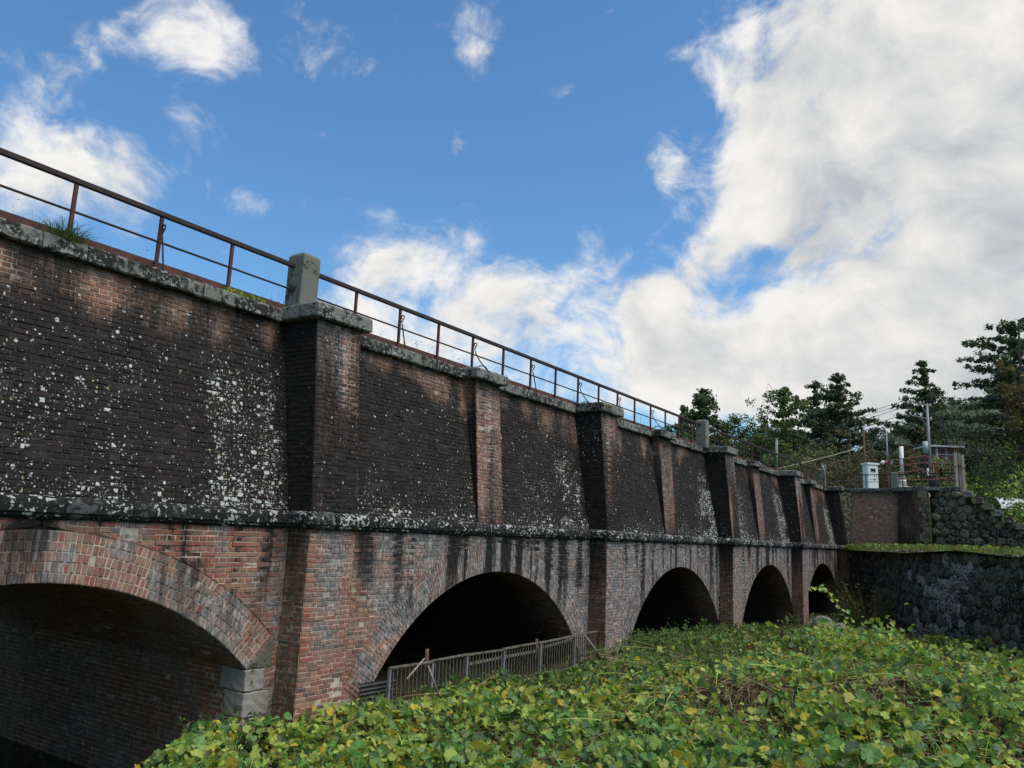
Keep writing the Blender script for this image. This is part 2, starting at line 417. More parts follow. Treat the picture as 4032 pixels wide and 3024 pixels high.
# ================================================================== the brick viaduct
PX1, PL = 8.547, 9.4416
HP, HQ = .464, .4426                    # half widths of piers and pilasters
DW, DWT, DP, BAT, HT = .497, 1.003, .46, .25, 2.878
def pier_x(n): return PX1 + n * PL
def yw(z): return DW + (DWT - DW) * np.asarray(z, float) / HT          # wall face
def yp(z): return BAT * np.asarray(z, float) / HT                      # pier face
def yq(z): return DP + BAT * np.asarray(z, float) / HT                 # pilaster face
LW = .46                                # wall face below the string course
ZB = -3.7
ARCH = [4.6, 13.55, 23.4, 33.0, 42.4]
RI, ZC, RW = 4.25, -5.2, .114
RE = RI + 5 * RW
AMAX = [math.radians(44.6)] + [math.radians(58)] * 4
XL, XR = -1.9, 46.3
C_UP, C_LO = HT / 42, .068

BR = {'q': [], 'n': [], 'z': []}         # brick cells: quads, normals, zones
MO = {'q': [], 'n': [], 'z': []}         # mortar sheet cells

def emit(store, quad, nrm, zone):
    store['q'].append(quad); store['n'].append(nrm); store['z'].append(zone)

def courses(o, u, v, t0, t1, lo, hi, zone, course, phase=0, mortar=True, st=.230, hd=.115):
    "English bond between the edges lo(t) and hi(t); t runs up the face"
    o, u, v = (np.asarray(x, float) for x in (o, u, v))
    nrm = np.cross(u, v); nrm /= np.linalg.norm(nrm)
    nrow = max(1, int(round((t1 - t0) / course))); h = (t1 - t0) / nrow
    for r in range(nrow):
        a, b = t0 + r * h, t0 + (r + 1) * h
        la, lb, ha, hb = float(lo(a)), float(lo(b)), float(hi(a)), float(hi(b))
        s0, s1 = min(la, lb), max(ha, hb)
        if s1 - s0 < .02: continue
        head = (r + phase) % 2
        p = hd if head else st
        k0 = math.floor((s0 - head * .0575) / p)
        edges = []
        x = k0 * p + head * .0575
        while x < s1:
            edges.append(x + rng.uniform(-.006, .006)); x += p
        edges = [e for e in edges if e > s0 + .035 and e < s1 - .035]
        edges = [s0] + edges + [s1]
        for i in range(len(edges) - 1):
            e0, e1 = edges[i], edges[i + 1]
            c = [(max(e0, la) if i == 0 else min(max(e0, la), ha), a), (min(e1, ha) if i < len(edges) - 2 else ha, a), (min(e1, hb) if i < len(edges) - 2 else hb, b), (max(e0, lb) if i == 0 else min(max(e0, lb), hb), b)]
            if i == 0: c[0] = (la, a); c[3] = (lb, b)
            c = [(min(max(s, la if t == a else lb), ha if t == a else hb), t) for s, t in c]
            if (c[1][0] - c[0][0]) + (c[2][0] - c[3][0]) < .03: continue
            emit(BR, [o + s * u + t * v for s, t in c], nrm, zone)
        if mortar:
            if zone in (0, 6): la, lb, ha, hb = la - .02, lb - .02, ha + .02, hb + .02
            m = max(1, int((s1 - s0) / .3))
            for i in range(m):
                f0, f1 = i / m, (i + 1) / m
                c = [(la + (ha - la) * f0, a), (la + (ha - la) * f1, a), (lb + (hb - lb) * f1, b), (lb + (hb - lb) * f0, b)]
                emit(MO, [o + s * u + t * v for s, t in c], nrm, zone)

XV, YV, ZV = np.array([1., 0, 0]), np.array([0, 1., 0]), np.array([0, 0, 1.])
# --- upper walls, piers, pilasters
vw = np.array([0, (DWT - DW) / HT, 1.0]); vp = np.array([0, BAT / HT, 1.0])
for n in range(-1, 5):
    xa, xb = pier_x(n) + HP, pier_x(n + 1) - HP
    xm = (xa + xb) / 2
    if n == -1: xa = XL + 1.0; xm = 2.9
    if n < 4:
        for (a, b) in ((xa, xm - HQ), (xm + HQ, xb)):
            courses((0, DW, 0), XV, vw, 0, HT, lambda t, a=a: a, lambda t, b=b: b, 0, C_UP)
        courses((0, DP, 0), XV, vp, 0, HT, lambda t: xm - HQ, lambda t: xm + HQ, 4, C_UP, 1)
        courses((xm - HQ, 0, 0), -YV, ZV, 0, HT, lambda t: -yw(t), lambda t: -yq(t), 5, C_UP)
        courses((xm + HQ, 0, 0), YV, ZV, 0, HT, lambda t: yq(t), lambda t: yw(t), 5, C_UP)
for n in range(0, 5):
    x = pier_x(n)
    courses((0, 0, 0), XV, vp, 0, HT, lambda t: x - HP, lambda t: x + HP, 1, C_UP)
    courses((x - HP, 0, 0), -YV, ZV, 0, HT, lambda t: -yw(t), lambda t: -yp(t), 2, C_UP, 1)
    courses((x + HP, 0, 0), YV, ZV, 0, HT, lambda t: yp(t), lambda t: yw(t), 3, C_UP, 1)
# --- lower piers
ZS = -.26
for n in range(0, 5):
    x = pier_x(n)
    courses((0, 0, 0), XV, ZV, ZB, ZS, lambda t: x - HP, lambda t: x + HP, 7, C_LO)
    courses((x - HP, 0, 0), -YV, ZV, ZB, ZS, lambda t: -LW, lambda t: 0.0, 8, C_LO, 1)
    courses((x + HP, 0, 0), YV, ZV, ZB, ZS, lambda t: 0.0, lambda t: LW, 9, C_LO, 1)
# --- spandrels and abutments below the string course
def halfw(t, R, am):
    zs = ZC + R * math.cos(am)
    if t >= ZC + R: return 0.0
    if t < zs: return R * math.sin(am) if R == RE else R * math.sin(am)
    return math.sqrt(max(R * R - (t - ZC) ** 2, 0))
for i, xc in enumerate(ARCH):
    am = AMAX[i]
    xl = pier_x(i - 1) + HP if i else XL + 1.0
    xr = pier_x(i) - HP
    zsp = ZC + RI * math.cos(am); zsp_o = ZC + RE * math.cos(am)
    def edge(t, am=am):
        if t >= zsp_o: return halfw(t, RE, am)
        if i == 0: return RI * math.sin(am) if t < zsp else RE * math.sin(am)
        if t >= zsp:                                   # the radial skewback line
            f = (t - zsp) / (zsp_o - zsp); return (RI + (RE - RI) * f) * math.sin(am)
        return RI * math.sin(am)
    z0 = ZB
    q1 = zsp_o if i == 0 else ZB
    for side in (-1, 1):
        if side < 0: lo, hi = (lambda t: xl), (lambda t: max(xl, xc - edge(t)))
        else: lo, hi = (lambda t: min(xr, xc + edge(t))), (lambda t: xr)
        if i == 0 and side > 0:
            courses((0, LW, 0), XV, ZV, zsp, ZS, lo, hi, 6, C_LO)
            courses((0, LW, 0), XV, ZV, ZB, zsp, lambda t: xc + RI * math.sin(am) + (.40 if int((zsp - t) / .30) % 2 else .30), hi, 6, C_LO)
        else:
            courses((0, LW, 0), XV, ZV, ZB, ZS, lo, hi, 6, C_LO)
# backing behind the spandrels so that no chink shows at the crown
for i, xc in enumerate(ARCH):
    xl = pier_x(i - 1) if i else XL + 1.0; xr = pier_x(i); am = AMAX[i]
    xs_ = np.linspace(xl, xr, 70)
    def low(x):
        d = abs(x - xc)
        return ZC + math.sqrt((RI + .1) ** 2 - d * d) if d < (RI + .1) * math.sin(am) else ZB
    for a, b in zip(xs_, xs_[1:]):
        emit(MO, [np.array([a, LW + .03, low(a)]), np.array([b, LW + .03, low(b)]), np.array([b, LW + .03, -.06]), np.array([a, LW + .03, -.06])], np.array([0, -1., 0]), 6)
    emit(MO, [np.array([xl, DW + .04, -.1]), np.array([xr, DW + .04, -.1]), np.array([xr, DWT + .04, HT]), np.array([xl, DWT + .04, HT])], np.array([0, -1., 0]), 0)
# --- arch rings (five rings of headers on edge)
RING = {'q': [], 'n': [], 'z': []}
for i, xc in enumerate(ARCH):
    am = AMAX[i]
    for k in range(5):
        r0, r1 = RI + k * RW, RI + (k + 1) * RW
        m = int(2 * am * (r0 + r1) / 2 / .0695)
        for j in range(m):
            a0, a1 = -am + 2 * am * j / m, -am + 2 * am * (j + 1) / m
            x0 = xc + r0 * math.sin(a0)
            lim_l = (pier_x(i - 1) + HP - .01) if i else -9; lim_r = pier_x(i) - HP + .01
            q = [np.array([xc + r * math.sin(a), LW, ZC + r * math.cos(a)]) for r, a in ((r0, a0), (r0, a1), (r1, a1), (r1, a0))]
            xs = [p[0] for p in q]
            if min(xs) < lim_l or max(xs) > lim_r: continue
            emit(RING, q, np.array([0, -1., 0]), 10); emit(MO, q, np.array([0, -1., 0]), 10)
# --- soffits and the inner walls of the arches
for i, xc in enumerate(ARCH):
    am = AMAX[i]; yend = 9.6 if i == 0 else 5.6
    m = int(am * RI / .0685)
    for j in range(m):
        a0, a1 = am * j / m, am * (j + 1) / m
        nrm = -np.array([math.sin((a0 + a1) / 2), 0, math.cos((a0 + a1) / 2)])
        p = lambda a, y: np.array([xc + RI * math.sin(a), y, ZC + RI * math.cos(a)])
        y = LW; first = True
        while y < yend:
            ln = .23 if not first else (.23 if j % 2 else .115); first = False
            y2 = min(y + ln, yend)
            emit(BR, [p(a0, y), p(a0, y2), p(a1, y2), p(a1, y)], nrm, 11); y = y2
        for yy in np.arange(LW, 9.6, .7):
            emit(MO, [p(a0, yy), p(a0, min(yy + .7, 9.6)), p(a1, min(yy + .7, 9.6)), p(a1, yy)], nrm, 11)
    for j in range(24):                                  # far half of the vault
        a0, a1 = -am * j / 24, -am * (j + 1) / 24
        nrm = -np.array([math.sin((a0 + a1) / 2), 0, math.cos((a0 + a1) / 2)])
        p = lambda a, y: np.array([xc + RI * math.sin(a), y, ZC + RI * math.cos(a)])
        emit(MO, [p(a0, LW), p(a0, 9.6), p(a1, 9.6), p(a1, LW)], nrm, 11)
    xw = xc + RI * math.sin(am); zsp = ZC + RI * math.cos(am)
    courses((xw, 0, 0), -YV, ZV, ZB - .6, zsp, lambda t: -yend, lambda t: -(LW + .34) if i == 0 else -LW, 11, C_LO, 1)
    for yy in np.arange(LW, 9.5, 1.0):
        emit(MO, [np.array([xw + .03, yy, zsp - .15]), np.array([xw + .03, yy + 1, zsp - .15]), np.array([xw + .03, yy + 1, zsp + .12]), np.array([xw + .03, yy, zsp + .12])], -XV, 11)
    xw2 = xc - RI * math.sin(am)
    emit(MO, [np.array([xw2, LW, ZB - .6]), np.array([xw2, 9.6, ZB - .6]), np.array([xw2, 9.6, zsp]), np.array([xw2, LW, zsp])], XV, 11)
# --- wing wall at the far abutment
WB, WC_, WD = np.array([46.3, -.18]), np.array([46.0, -2.55]), np.array([45.5, -4.05])
def wing(a, b, z0, z1, zone, phase=0, lean=.05):
    d = b - a; L = np.linalg.norm(d); d = d / L
    nx = np.array([d[1], -d[0]])
    vv = np.array([-nx[0] * lean, -nx[1] * lean, 1.0])
    courses((a[0], a[1], 0), (d[0], d[1], 0), vv, z0, z1, lambda t: 0.0, lambda t: L, zone, C_UP, phase)
wing(np.array([pier_x(4) + HP, .12]), WB, 0, HT, 3)
wing(WB, WC_, 0, HT, 12)
wing(WC_ + np.array([-.22, 0]), WD + np.array([-.22, .42]), 0, HT, 13, 1)
wing(WC_ + np.array([0., .0]), WC_ + np.array([-.22, 0]), 0, HT, 13, 1)

# --- stains: where soot, lime wash, lichen and moss have settled, plus shade painted inside the arches
def stains_shade(P, Z):
    X, Y, H = P[:, 0], P[:, 1], P[:, 2]
    A = X - Y * .9                                    # runs along a face whichever way it looks
    n = len(X); soot_shade = np.zeros(n); wash = np.zeros(n); lich = np.zeros(n); moss = np.zeros(n)
    k = (X - PX1) / PL; dr = (np.ceil(k) - k) * PL; nb = np.ceil(k)
    st1 = fbm(A * 2.6, H * .22, 0 * X, 3); st2 = fbm(A * 6.0, H * .3, 0 * X + 5, 8); bl = fbm(A * .9, H * .9, 0 * X, 21); bl2 = fbm(A * 2.3, H * 2.3, 0 * X, 31)
    top = sstep(1.75, 2.75, H + (bl - .5) * 1.3)
    m = Z == 0
    soot_shade[m] = (1.22 - top * (.40 + .42 * sstep(.36, .66, st1)))[m]
    soot_shade[m] -= (.13 * sstep(1.2, 2.4, H + (bl2 - .5)) * sstep(7.8, 5.5, X))[m]
    dens = .07 + .42 * sstep(.40, .62, bl) * sstep(.36, .58, bl2) * sstep(2.6, 1.6, H)
    dens = dens * np.where(nb <= 0, .85, np.where(nb == 1, .55, .30))
    cl = np.maximum(np.exp(-((dr - .80) / .17) ** 2), np.maximum(np.exp(-((dr - 1.55) / .22) ** 2), .35 * np.exp(-((dr - 1.2) / .6) ** 2))) * sstep(2.2, 1.6, H + (bl - .5)) * sstep(.30, .55, bl2)
    cl2 = np.exp(-((dr - 1.0) / .8) ** 2) * sstep(2.3, 1.7, H) * sstep(.35, .55, bl2) * np.where(nb >= 2, .9, 0)
    cl3 = np.exp(-((dr - 7.3) / .9) ** 2) * sstep(2.2, 1.5, H) * np.where(nb == 3, .6, 0)
    low = sstep(.32, .05, H) * .25
    lich[m] = np.clip(dens * .75 + cl * .9 + cl2 * .75 + cl3 + low, 0, 1)[m]
    wash[m] = (.30 * sstep(.5, .7, bl2) * top)[m]
    moss[m] = (.5 * top * sstep(.45, .65, bl2))[m]
    m = Z == 1
    soot_shade[m] = (.80 - .55 * sstep(.48, .68, st2) - .20 * sstep(1.5, 2.6, H) + .18 * sstep(1.1, .2, H))[m]
    wash[m] = (.10 + .75 * sstep(1.5, 2.4, H) * sstep(.35, .6, st1))[m]; lich[m] = .03
    m = Z == 2
    soot_shade[m] = (1.12 - .15 * sstep(.5, .75, st2))[m]; lich[m] = np.where(nb >= 1, .16 * sstep(.45, .6, bl), .02)[m]
    wash[m] = .25
    m = Z == 3
    soot_shade[m] = (.62 - .4 * sstep(.45, .6, st2))[m]; wash[m] = .3
    m = Z == 4
    off = np.abs(dr - 4.5)
    soot_shade[m] = np.clip(.30 + .50 * sstep(.50, .70, st2) * sstep(-.1, .3, X * 0 + .2) + .35 * sstep(.55, .0, H) * bl + .40 * sstep(2.45, 2.8, H) + np.where(nb >= 2, .12, 0), 0, .85)[m]
    wash[m] = (.25 + .3 * bl2)[m]; moss[m] = (.55 * sstep(.4, .7, bl2))[m]; lich[m] = .03
    m = Z == 5
    soot_shade[m] = (.86 - .45 * sstep(.5, .7, st1) * sstep(1.2, 2.4, H))[m]
    far = sstep(9.3, 14., X)
    run = sstep(-2.6, -.3, H)
    m = (Z == 6)
    soot_shade[m] = (.08 + (.75 + .2 * far) * sstep(.50 - .08 * far, .64, st2) * run + .30 * sstep(.58, .72, bl))[m]
    wash[m] = np.clip(.10 + .60 * sstep(.46, .62, bl2) + .75 * far * sstep(.30, .55, st1) + .45 * sstep(9.6, 10.6, X), 0, 1)[m]
    moss[m] = (.35 * sstep(.45, .7, bl) * sstep(-1.6, -2.6, H) + .15)[m]
    m = (Z == 7)
    xl = X - (PX1 + np.round(k) * PL)
    soot_shade[m] = (.05 + .35 * sstep(.55, .7, st2) * run + .30 * far * st1)[m]
    pat = np.exp(-((xl - .02 - .16 * (bl - .5)) / .24) ** 2) * sstep(-2.25, -1.7, H)
    wash[m] = np.clip(.10 + .95 * pat * sstep(.30, .5, bl2) + .5 * far, 0, 1)[m]
    moss[m] = .10
    m = (Z == 8)
    soot_shade[m] = (.22 + .38 * sstep(.45, .6, st1) * run + .15 * far)[m]; moss[m] = (.45 + .35 * sstep(-1.5, -2.6, H))[m]; wash[m] = .12
    m = (Z == 9)
    soot_shade[m] = .35; wash[m] = .4; moss[m] = .3
    m = (Z == 10)
    soot_shade[m] = (.08 + .62 * sstep(.50, .66, st2) * run + .32 * far * sstep(.45, .6, st2))[m]
    wash[m] = np.clip(.20 + .65 * sstep(.42, .57, bl2) + .45 * far + .25 * sstep(10.5, 12.0, X) + .35 * sstep(5.0, 4.0, X), 0, 1)[m]; moss[m] = .2
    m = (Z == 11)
    d = sstep(.5, 1.6, Y)  # arch interiors: shade painted in, deepening inwards, less in the front-lit first arch
    soot_shade[m] = (np.where(X < 8.2, .02 + .26 * d, .34 + .42 * d) + .2 * (bl - .5))[m]; moss[m] = (.35 + .3 * bl)[m]; wash[m] = (.70 * sstep(.40, .6, bl2) * (1 - .4 * d))[m]
    m = (Z == 12)
    soot_shade[m] = (.12 + .75 * sstep(.48, .62, fbm(Y * 1.6, H * .2, 0 * X, 77)) + .3 * sstep(2.2, 2.8, H))[m]; wash[m] = (.25 * sstep(.5, .65, bl2))[m]; moss[m] = .45
    m = (Z == 13)
    soot_shade[m] = (.42 + .4 * sstep(.45, .62, fbm(Y * 1.6, H * .2, 0 * X, 78)))[m]; moss[m] = .4
    return np.stack([np.clip(soot_shade, 0, 1.1), np.clip(wash, 0, 1), np.clip(lich, 0, 1), np.clip(moss, 0, 1)], 1)

def orient(Q, N):
    c = np.cross(Q[:, 1] - Q[:, 0], Q[:, 3] - Q[:, 0]); f = (c * N).sum(1) < 0
    Q[f] = Q[f][:, [1, 0, 3, 2]]
    return Q

def brick_arrays(store, mj=.0066, depth=.022, jit=.0034):
    Q = orient(np.array(store['q']), np.array(store['n'])); N = np.array(store['n']); Z = np.array(store['z']); n = len(Q)
    def unit(a): return a / (np.linalg.norm(a, axis=-1, keepdims=True) + 1e-9)
    u0, u1 = Q[:, 1] - Q[:, 0], Q[:, 2] - Q[:, 3]; v0, v1 = Q[:, 3] - Q[:, 0], Q[:, 2] - Q[:, 1]
    def inset(q, a):
        q = q.copy()
        lim = lambda e: np.minimum(a, np.linalg.norm(e, axis=-1, keepdims=True) * .4)
        q[:, 0] += unit(u0) * lim(u0) + unit(v0) * lim(v0); q[:, 1] += -unit(u0) * lim(u0) + unit(v1) * lim(v1)
        q[:, 2] += -unit(u1) * lim(u1) - unit(v1) * lim(v1); q[:, 3] += unit(u1) * lim(u1) - unit(v0) * lim(v0)
        return q
    outer = inset(Q, mj) + rng.normal(0, jit * .45, Q.shape)
    inner = inset(Q, mj + .006) + rng.normal(0, jit * .45, Q.shape)
    push = rng.normal(.0, .0038, (n, 1, 1)); tilt = rng.normal(0, .0012, (n, 4, 1))
    NN = N[:, None, :]
    base = outer - NN * depth
    mid = outer + NN * (push - .004)
    frt = inner + NN * (push + tilt)
    V = np.concatenate([base, mid, frt], 1)                    # n,12,3
    F = []
    for a, b in ((0, 4), (4, 8)):
        for k in range(4): F.append((a + k, a + (k + 1) % 4, b + (k + 1) % 4, b + k))
    F.append((8, 9, 10, 11))
    return V, np.array(F), Z, Q
def tones(n, Z, P):
    t = rng.random(n)
    patch = fbm(P[:, 0] * .8 - P[:, 1], P[:, 2] * 1.1, 0 * P[:, 0], 55)
    t = np.where(np.isin(Z, (6, 7)), t ** 1.25 * .85 + (patch > .54) * .2, t)
    t = np.where(Z == 10, .35 + .5 * rng.random(n) - .3 * (rng.random(n) < .3), t)
    t = np.where(np.isin(Z, (12, 13)), .45 + .4 * t, t)
    t = np.where(Z == 4, t * .8, t)
    t = np.where(np.isin(Z, (0, 1, 2, 3, 5)), .42 + .5 * t, t)
    return np.clip(t, 0, 1)

viaduct = empty('brick_viaduct', (8.5, 0, -3.2), 'long weathered red brick viaduct with five arches, black upper wall and granite coping', 'viaduct')
def build_bricks(store, keep_name, rest_name, keep_n):
    V, F, Z, Q = brick_arrays(store)
    n = len(V)
    cen = Q.mean(1); t = tones(n, Z, cen); r2 = rng.random(n); r3 = rng.random(n)
    px, py, d = to_px(cen)
    vis = (px > 20) & (px < 4012) & (py > 20) & (py < 2800) & (d > 0) & ~np.isin(Z, (11, 3, 9)) & ~((Z == 0) & (py < 900))
    area = np.linalg.norm(Q[:, 1] - Q[:, 0], axis=1) * np.linalg.norm(Q[:, 3] - Q[:, 0], axis=1)
    cosv = np.abs(((CAM - cen) * np.array(store['n'])).sum(1)) / np.linalg.norm(CAM - cen, axis=1)
    score = np.where(vis, area * cosv / d ** 2, 0)
    order = np.argsort(-score); top_i = order[:keep_n]; mask = np.ones(n, bool); mask[top_i] = False
    stn = stains_shade(V.reshape(-1, 3), np.repeat(Z, 12)).reshape(n, 12, 4)
    tn = np.repeat(np.stack([t, r2, r3], 1)[:, None], 12, 1)
    rest = np.where(mask)[0]; m = len(rest)
    Fq = (F[None] + (np.arange(m) * 12)[:, None, None]).reshape(-1, 4)
    me = mesh_np(V[rest], Fq); set_attr(me, 'st', stn[rest].reshape(-1, 4)); set_attr(me, 'tone', tn[rest].reshape(-1, 3))
    o = link(rest_name, me, M_BRICK, viaduct); o['kind'] = 'stuff'
    for i in top_i:
        c = V[i].mean(0)
        me = mesh_np(V[i] - c, F); set_attr(me, 'st', stn[i]); set_attr(me, 'tone', tn[i])
        ob = link(keep_name, me, M_BRICK, viaduct); ob.location = c
    return n
NB = build_bricks(BR, 'brick', 'bricks', 300)
NR = build_bricks(RING, 'arch_brick', 'arch_bricks', 290)
# mortar
Q = orient(np.array(MO['q']), np.array(MO['n'])); N = np.array(MO['n'])[:, None]; Z = np.array(MO['z'])
V = (Q - N * .0085).reshape(-1, 3)
me = mesh_np(V, np.arange(len(V)).reshape(-1, 4)); set_attr(me, 'st', stains_shade(V, np.repeat(Z, 4)))
link('mortar', me, M_MORTAR, viaduct)

# --- dressed stones: swept profiles broken into blocks
def sweep(profile, path, step=.16, rough=.006, seed=0):
    "profile: closed list of (outward, z); path: list of (x, y), outward on its right hand"
    path = [np.asarray(p, float) for p in path]
    pts, mit = [], []
    segd = [(path[i + 1] - path[i]) / np.linalg.norm(path[i + 1] - path[i]) for i in range(len(path) - 1)]
    segn = [np.array([d[1], -d[0]]) for d in segd]
    for i in range(len(path) - 1):
        L = np.linalg.norm(path[i + 1] - path[i]); m = max(1, int(L / step))
        for j in range(m):
            if j == 0:
                if i == 0: nn = segn[0]
                else:
                    b = segn[i - 1] + segn[i]; nn = b / (1 + segn[i - 1] @ segn[i])
                pts.append(path[i]); mit.append(nn)
            else: pts.append(path[i] + segd[i] * L * j / m); mit.append(segn[i])
    pts.append(path[-1]); mit.append(segn[-1])
    K = len(profile); v = []
    for p, nn in zip(pts, mit):
        for o, z in profile: v.append((p[0] + nn[0] * o, p[1] + nn[1] * o, z))
    v = np.array(v)
    r = np.stack([vnoise(v[:, 0] * 9, v[:, 1] * 9, v[:, 2] * 9, seed + q) - .5 for q in range(3)], 1) * 2 * rough
    v = v + r
    q = []
    for i in range(len(pts) - 1):
        for k in range(K):
            k2 = (k + 1) % K; q.append((i * K + k, (i + 1) * K + k, (i + 1) * K + k2, i * K + k2))
    e = (len(pts) - 1) * K
    return v, q, [list(range(K)), [e + k for k in range(K)][::-1]]
def stone_sweep(name, profile, path, m, rough=.006, parent=None, smooth=False):
    v, q, caps = sweep(profile, path, .16, rough, random.randint(0, 9999))
    c = v.mean(0)
    me = mesh_np(v - c, q, None, caps, smooth)
    bm = bmesh.new(); bm.from_mesh(me); bmesh.ops.recalc_face_normals(bm, faces=bm.faces); bm.to_mesh(me); bm.free()
    o = link(name, me, m, parent or viaduct); o.location = c
    return o
def prof_string(inn):
    return [(-inn, -.002), (.015, -.002), (.075, -.018), (.115, -.055), (.13, -.10), (.128, -.185), (.105, -.20), (.10, -.225), (.05, -.262), (-inn, -.262)]
def prof_coping(inn, o, z0, z1):
    return [(-inn, z1), (o - .035, z1), (o - .008, z1 - .014), (o, z1 - .035), (o, z0 + .02), (o - .018, z0), (-inn, z0)]
GAP = .005
def run_x(name, prof, xa, xb, y, m, size, rough=.006):
    n = max(1, int(round((xb - xa) / size))); e = [xa + (xb - xa) * (i + (rng.uniform(-.18, .18) if 0 < i < n else 0)) / n for i in range(n + 1)]
    for i in range(n):
        dy = rng.uniform(-.006, .006)
        stone_sweep(name, prof, [(e[i] + GAP, y + dy), (e[i + 1] - GAP, y + dy)], m, rough)
for n in range(-1, 4):
    xa, xb = pier_x(n) + HP, pier_x(n + 1) - HP; xm = (xa + xb) / 2
    if n == -1: xa = XL + 1; xm = 2.9
    # string course along the wall
    run_x('string_stone', prof_string(.3), xa + .13, xb - .13, DW, M_STRING, .80, .009)
    # coping along the wall, broken forward over the pilaster
    for (a, b) in ((xa + .12, xm - HQ - .12), (xm + HQ + .12, xb - .12)):
        run_x('coping_stone', prof_coping(.42, .12, 2.865, 3.075), a, b, DWT, M_COPING, .78, .011)
    yq_t = DP + BAT
    pc = prof_coping(.3, .12, 2.885, 3.10)
    stone_sweep('coping_stone', pc, [(xm - HQ, DWT + .3), (xm - HQ, yq_t), (xm - .12, yq_t)], M_COPING, .014)
    stone_sweep('coping_stone', pc, [(xm - .12 + GAP * 2, yq_t), (xm + .16, yq_t)], M_COPING, .014)
    stone_sweep('coping_stone', pc, [(xm + .16 + GAP * 2, yq_t), (xm + HQ, yq_t), (xm + HQ, DWT + .3)], M_COPING, .014)
for n in range(0, 5):
    x = pier_x(n)
    ps = prof_string(.2)
    stone_sweep('string_stone', ps, [(x - HP, DW + .05), (x - HP, 0), (x - .1, 0)], M_STRING, .010)
    stone_sweep('string_stone', ps, [(x - .1 + 2 * GAP, 0), (x + HP, 0), (x + HP, DW + .05)], M_STRING, .010)
    pc = prof_coping(.42, .13, 2.895, 3.125)
    stone_sweep('coping_stone', pc, [(x - HP, DWT + .3), (x - HP, BAT), (x - .06, BAT)], M_COPING, .008)
    stone_sweep('coping_stone', pc, [(x - .06 + 2 * GAP, BAT), (x + .24, BAT)], M_COPING, .010)
    stone_sweep('coping_stone', pc, [(x + .24 + 2 * GAP, BAT), (x + HP, BAT), (x + HP, DWT + .3)], M_COPING, .008)
    # fill behind the pier coping
# wing wall copings
pw = prof_coping(.4, .10, 2.87, 3.06)
p0, p1, p2, p3 = np.array([pier_x(4) + HP + .14, .2]), WB + [.12, 0], WC_ + [.13, 0], WD
def lerp(a, b, t): return a + (b - a) * t
stone_sweep('coping_stone', pw, [p0, p1], M_COPING, .01)
for a, b in ((0, .33), (.33, .66), (.66, 1)): stone_sweep('coping_stone', pw, [lerp(p1, p2, a) + [0, -.004], lerp(p1, p2, b)], M_COPING, .01)
pw2 = prof_coping(.5, .10, 2.88, 3.10)
stone_sweep('coping_stone', pw2, [p2 + [-.22, -.02], lerp(p2 + [-.22, 0], p3 + [-.1, 0], .6)], M_COPING, .01)
stone_sweep('coping_stone', pw2, [lerp(p2 + [-.22, 0], p3 + [-.1, 0], .6) + [0, -.01], p3 + [-.1, 0]], M_COPING, .01)
run_end = [(pier_x(4) + HP, .1), (46.45, -.15)]
stone_sweep('string_stone', prof_string(.2), [(pier_x(4) + HP + .14, .05), tuple(WB + [0, .05])], M_STRING, .009)
stone_sweep('string_stone', prof_string(.2), [tuple(WB), tuple(lerp(WB, WC_, .45))], M_STRING, .009)

def rough_block(name, x0, x1, y0, y1, z0, z1, m, parent=None, amp=.012, cuts=3, bevel=.012):
    c = ((x0 + x1) / 2, (y0 + y1) / 2, (z0 + z1) / 2)
    bm = bmesh.new(); bmesh.ops.create_cube(bm, size=1.0)
    for v in bm.verts: v.co = Vector((v.co.x * (x1 - x0), v.co.y * (y1 - y0), v.co.z * (z1 - z0)))
    bmesh.ops.bevel(bm, geom=list(bm.edges), offset=bevel, segments=1, affect='EDGES')
    if cuts: bmesh.ops.subdivide_edges(bm, edges=[e for e in bm.edges if e.calc_length() > .08], cuts=cuts, use_grid_fill=True)
    P = np.array([v.co[:] for v in bm.verts]) + c
    for k, v in enumerate(bm.verts):
        pass
    d = np.stack([fbm(P[:, 0] * 11, P[:, 1] * 11, P[:, 2] * 11, 90 + q, 3) - .5 for q in range(3)], 1) * 2 * amp
    for v, dd in zip(bm.verts, d): v.co += Vector(dd)
    me = bpy.data.meshes.new(name); bm.to_mesh(me); bm.free()
    o = link(name, me, m, parent or viaduct); o.location = c
    return o
# springer and quoins of the near arch
xs, zsp = ARCH[0] + RI * math.sin(AMAX[0]), ZC + RI * math.cos(AMAX[0])
zo = ZC + RE * math.cos(AMAX[0]); xo = ARCH[0] + RE * math.sin(AMAX[0])
mb = MB(); mb.quadbox([(xs, LW - .01, zsp + .005), (xo + .02, LW - .01, zsp + .005), (xo + .02, LW + .5, zsp + .005), (xs, LW + .5, zsp + .005),
                      (xs + .01, LW - .01, zsp + .02), (xo + .01, LW - .01, zo + .0), (xo + .01, LW + .5, zo), (xs + .01, LW + .5, zsp + .02)])
M_SPRING = stone('mossy springer stone', (.19, .18, .13), (.11, .105, .075), (.05, .047, .03), .56, (.27, .26, .20), .74, 2.0, .5)
mb.build('springer_stone', M_SPRING, viaduct, bevel=.008)
zz = zsp
for k, (wf, wr, h) in enumerate(((.31, .52, .295), (.43, .40, .335), (.29, .55, .30), (.42, .40, .33), (.30, .5, .33))):
    rough_block('quoin_stone', xs - .015, xs + wf, LW - .010, LW + wr, zz - h + .006, zz - .006, M_QUOIN, amp=.014)
    zz -= h
# stone quoins on the end of the wing wall
for k in range(8):
    w_ = .44 if k % 2 else .30
    rough_block('quoin_stone', 45.22, 45.7, -4.06, -4.06 + w_, .0 + k * .36, .35 + k * .36, M_SPRING if k % 3 else M_RUBBLE, cuts=1, amp=.015)

